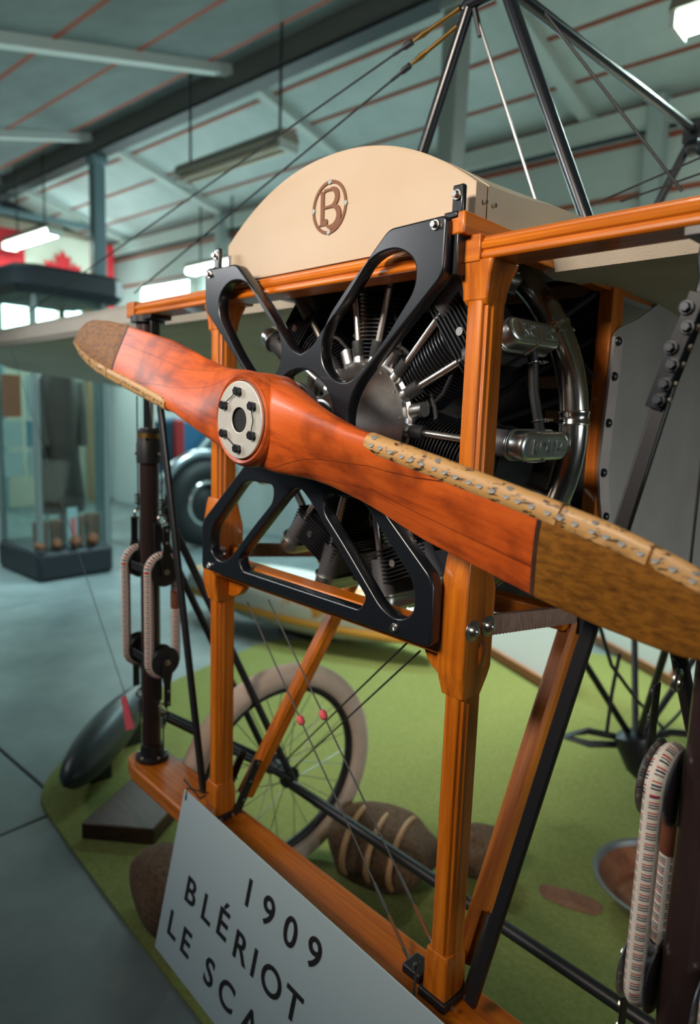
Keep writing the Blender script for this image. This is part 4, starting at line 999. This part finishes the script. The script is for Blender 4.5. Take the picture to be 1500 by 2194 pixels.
# display case with a leather flying coat
def HB(mb, l, wd, z, size, m_, name, par, bevel=0): return mb.box(HP(l, wd, z), size, Matrix.Rotation(HROT, 3, 'Z')).build(name, m_, par, bevel=bevel)
CL, CW = 5.95, 2.33
case = empty('display_case', HP(CL, CW, 0)); tag(case, 'tall glass display case with black base and black top', 'display case')
HB(MB(), CL, CW, 0.15, (1.0, 0.80, 0.30), 'case_black', 'base', case, 0.05)
tp = MB(); 
tp.loft([[HP(CL + a * k, CW + b_ * k, z) for a, b_ in ((-.62, -.4), (-.5, -.54), (.5, -.54), (.62, -.4), (.62, .4), (.5, .54), (-.5, .54), (-.62, .4))] for z, k in ((2.75, 0.9), (2.82, 1.0), (2.97, 1.0), (3.00, 0.96))])
tp.build('top', 'case_black', case, smooth=30)
for a in (-.44, .44):
    for b_ in (-.35, .35):
        MB().bar(HP(CL + a, CW + b_, 0.3), HP(CL + a, CW + b_, 2.77), 0.055, 0.055, (1, 0, 0)).build('corner_post', 'case_post', case, bevel=0.004)
for a, b_, sz in ((-.44, 0, (0.008, 0.64, 2.44)), (.44, 0, (0.008, 0.64, 2.44)), (0, -.35, (0.82, 0.008, 2.44)), (0, .35, (0.82, 0.008, 2.44))):
    HB(MB(), CL + a, CW + b_, 1.53, sz, 'case_glass', 'pane', case)
coat = empty('flying_coat', HP(CL - 0.05, CW + 0.06, 0.31)); tag(coat, 'long dark brown leather flying coat inside the display case', 'coat')
secs = []
for z, a, b_ in ((0.62, .24, .17), (0.75, .245, .175), (1.15, .20, .15), (1.45, .19, .14), (1.75, .21, .14), (1.95, .22, .13), (2.05, .15, .11), (2.10, .10, .09), (2.18, .09, .08)):
    secs.append([HP(CL - 0.05 + b_ * math.cos(2 * math.pi * k / 28) * (1 + 0.06 * math.sin(5 * 2 * math.pi * k / 28)), CW + 0.06 + a * math.sin(2 * math.pi * k / 28), z) for k in range(28)])
MB().loft(secs).build('coat_body', 'leather_brown', coat, smooth=60)
for k in (-1, 1):
    MB().tube([HP(CL - 0.05, CW + 0.06 + k * 0.18, 1.97), HP(CL - 0.07, CW + 0.06 + k * 0.215, 1.65), HP(CL - 0.14, CW + 0.06 + k * 0.20, 1.32)], [0.07, 0.06, 0.05], 14).build('sleeve', 'leather_brown', coat)
MB().tube([HP(CL - 0.05, CW + 0.06, 0.31), HP(CL - 0.05, CW + 0.06, 0.7)], 0.03, 10).build('stand', 'case_post', coat)
def bear(l, wd, sc_, label):
    e = empty('fur_boot', HP(l, wd, 0.30)); tag(e, label, 'boots')
    for k in (-1, 1):
        p = HP(l, wd + k * 0.11 * sc_, 0.30)
        MB().tube([p + Vector((0, 0, 0.01)), p + Vector((0, 0, 0.06)), p + Vector((0, 0, 0.34 * sc_)), p + Vector((0, 0, 0.37 * sc_))], [0.085 * sc_, 0.09 * sc_, 0.1 * sc_, 0.085 * sc_], 16).build('boot_leg', 'fur_brown', e)
        MB().lathe([(0.02, 0), (0.07 * sc_, 0.03), (0.08 * sc_, 0.1), (0.05 * sc_, 0.2), (0.01, 0.23)], p + Vector((0.02, -0.02, 0.075 * sc_)), (0.95, -0.3, 0), 14).build('boot_foot', 'fur_brown', e)
bear(CL - 0.28, CW - 0.19, 0.75, 'brown fur boots on the display case floor, left of the coat')
bear(CL - 0.30, CW + 0.17, 0.85, 'tall brown fur boots in front of the coat hem')
rt = MB().prism([(-0.05, 0), (0.05, 0), (0.05, 0.4), (-0.05, 0.4)], HP(CL - 0.425, CW - 0.01, 0.31), HWd, (0, 0, 1), HL * 0.02).build('info_card', 'sign_white', None); tag(rt, 'white card with a red flash in the display case', 'card')
MB().prism([(-0.02, 0.12), (0.03, 0.10), (0.03, 0.30), (-0.02, 0.30)], HP(CL - 0.428, CW - 0.01, 0.31), HWd, (0, 0, 1), HL * 0.004).build('red_flash', 'tag_pink', rt)

# flag
flag = empty('canada_flag', HP(9.5, 4.1, 3.3)); tag(flag, 'red and white maple leaf flag hanging on the end wall above the case', 'flag')
def flagstrip(u0, u1, m_, nm):
    secs = []
    for i in range(9):
        u = u0 + (u1 - u0) * i / 8; l = 9.5 + 0.05 * math.sin(u * 9); top = 4.20 + 0.08 * u; wv = 3.08 + 1.98 * u
        secs.append([HP(l, wv, top), HP(l, wv, top - 1.0), HP(l + 0.012, wv, top - 1.0), HP(l + 0.012, wv, top)])
    MB().loft(secs).build(nm, m_, flag, smooth=60)
flagstrip(0, .285, 'flag_red', 'red_band'); flagstrip(.285, .80, 'flag_white', 'white_band'); flagstrip(.80, 1.0, 'flag_red', 'red_band')
leaf = [(0, .5), (.09, .33), (.2, .38), (.17, .1), (.30, .24), (.33, .16), (.47, .18), (.42, .04), (.5, 0), (.25, -.2), (.28, -.3), (.03, -.26), (.03, -.48)]
leaf = leaf + [(-a, b_) for a, b_ in leaf[::-1][:-1]]
MB().prism([(a * 0.62, b_ * 0.62) for a, b_ in leaf], HP(9.42, 4.17, 3.73), HWd, (0, 0, 1), HL * 0.01).build('maple_leaf', 'flag_red', flag, smooth=0)

# background exhibits
def hull():
    e = empty('white_hull', (-2.45, 2.75, 0.0095)); tag(e, 'white and yellow painted hull lying on the carpet behind the wheel', 'boat hull')
    a, b_ = Vector((-3.9, 2.25, 0.29)), Vector((-1.72, 2.92, 0.235)); dr = b_ - a; u = dr.cross(Vector((0, 0, 1))).normalized(); n = 22; secs = []
    for i in range(n + 1):
        t = i / n; r_ = 0.02 + 0.27 * math.sin(math.pi * (0.10 + 0.88 * t)) ** 0.7
        secs.append([a + dr * t + u * math.cos(2 * math.pi * k / 28) * r_ + Vector((0, 0, 1)) * (math.sin(2 * math.pi * k / 28) * r_ * (0.85 if math.sin(2 * math.pi * k / 28) > 0 else 0.8))for k in range(28)])
    MB().loft(secs).build('hull_body', 'hull_paint', e, smooth=60)
    for sd in (-1,):
        MB().tube([a + dr * t - u * sd * (0.02 + 0.27 * math.sin(math.pi * (0.10 + 0.88 * t)) ** 0.7) * 0.97 + Vector((0, 0, -0.06)) for t in [i / 14 for i in range(15)]], 0.03, 8).build('yellow_stripe', 'hull_yellow', e)
    q_ = a + dr * 0.5; MB().box((q_[0], q_[1], 0.055), (0.5, 0.2, 0.09)).build('cradle', 'black_steel', e)
hull()
def panel(p, q, h, label):
    p, q = Vector(p), Vector(q); e = empty('display_board', (p + q) / 2); tag(e, label, 'display board')
    d_ = (q - p).normalized(); n = Vector((-d_[1], d_[0], 0))
    lean = n * 0.25
    MB().loft([[p, q, q + n * 0.03, p + n * 0.03], [p + Vector((0, 0, h)) + lean, q + Vector((0, 0, h)) + lean, q + n * 0.03 + Vector((0, 0, h)) + lean, p + n * 0.03 + Vector((0, 0, h)) + lean]]).build('sheet', 'panel_white', e)
    MB().bar(p - n * 0.02 + Vector((0, 0, 0.04)), q - n * 0.02 + Vector((0, 0, 0.04)), 0.03, 0.06).build('bottom_rail', 'trim_brown', e)
    MB().bar(p - n * 0.02 + Vector((0, 0, 0.02)) + d_ * 0.9, p - n * 0.02 + Vector((0, 0, h * 0.9)) + d_ * 0.9 + lean, 0.03, 0.05, (1, 0, 0)).build('stile', 'trim_brown', e)
panel((-1.75, 3.42, 0.0095), (-0.95, 3.10, 0.0095), 0.5, 'white panel with a brown rail behind the right wooden post')
panel((-1.25, 4.28, 0.0095), (0.6, 3.25, 0.0095), 0.75, 'large white panel with brown rail and stile under the fuselage')
# small dark motor truck with chrome ringed wheel seen between column and post
tr = empty('motor_truck', HP(6.1, 4.3, 0)); tag(tr, 'dark vintage motor vehicle with chrome wheel ring and blue body behind the wheel column', 'vehicle')
c_ = HP(6.0, 4.25, 0.56)
MB().tube([c_ + HWd * 0.40 * math.cos(2 * math.pi * k / 40) + Vector((0, 0, 0.40 * math.sin(2 * math.pi * k / 40))) for k in range(40)], 0.15, 14, closed=True).build('tyre', 'rubber', tr)
MB().tube([c_ - HL * 0.10 + HWd * 0.27 * math.cos(2 * math.pi * k / 40) + Vector((0, 0, 0.27 * math.sin(2 * math.pi * k / 40))) for k in range(40)], 0.03, 10, closed=True).build('wheel_ring', 'chrome', tr)
MB().lathe([(0.02, -0.13), (0.12, -0.10), (0.27, -0.03), (0.27, 0.05)], c_, HL, 24).build('wheel_disc', 'black_steel', tr)
MB().tube([c_ + HWd * 0.62 * math.cos(R(a)) + Vector((0, 0, 0.62 * math.sin(R(a)))) for a in range(10, 175, 12)], 0.07, 10).build('mudguard', 'pulley_zinc', tr)
HB(MB(), 6.5, 4.45, 1.25, (0.5, 0.9, 0.75), 'blue_paint', 'body', tr, 0.08)
HB(MB(), 6.22, 4.05, 1.35, (0.06, 0.14, 0.5), 'red_paint', 'side_lamp_panel', tr, 0.02)
MB().tube([HP(6.15, 4.15, 1.05), HP(6.15, 4.75, 1.65)], 0.05, 12).build('tow_bar', 'case_post', tr)
# pale wooden blade leaning behind the column
pb = MB(); a, b_ = HP(4.6, 3.3, 0.01), HP(4.5, 3.66, 1.12); dr = b_ - a; secs = []
for i in range(15):
    t = i / 14; wd_ = 0.02 + 0.11 * math.sin(math.pi * (0.05 + 0.9 * t)) ** 0.8
    secs.append([a + dr * t + HWd * x_ * wd_ + HL * y_ * 0.03 for x_, y_ in ((-1, 0), (-.5, -.8), (.3, -1), (1, 0), (.3, .8), (-.5, .7))])
o = pb.loft(secs).build('wooden_blade', 'pale_wood', None, smooth=50); tag(o, 'pale wooden propeller blade standing behind the left wooden post', 'propeller blade')
# poster rack at the far left
rk = empty('poster_rack', HP(8.4, 2.6, 0)); tag(rk, 'rack of posters on steel poles left of the display case', 'poster rack')
for a in (2.15, 2.75, 3.35): MB().tube([HP(8.4, a, 0), HP(8.4, a, 2.2)], 0.03, 10).build('pole', 'case_post', rk)
k = 0
for a in (2.18, 2.48, 2.78, 3.08):
    for z0, z1 in ((0.75, 1.10), (1.14, 1.5), (1.54, 2.1)):
        MB().bar(HP(8.36, a, (z0 + z1) / 2), HP(8.36, a + 0.25, (z0 + z1) / 2), 0.012, z1 - z0).build('poster', ('poster_a', 'poster_c', 'poster_a', 'poster_b', 'poster_a', 'poster_d', 'poster_a')[k % 7], rk); k += 1
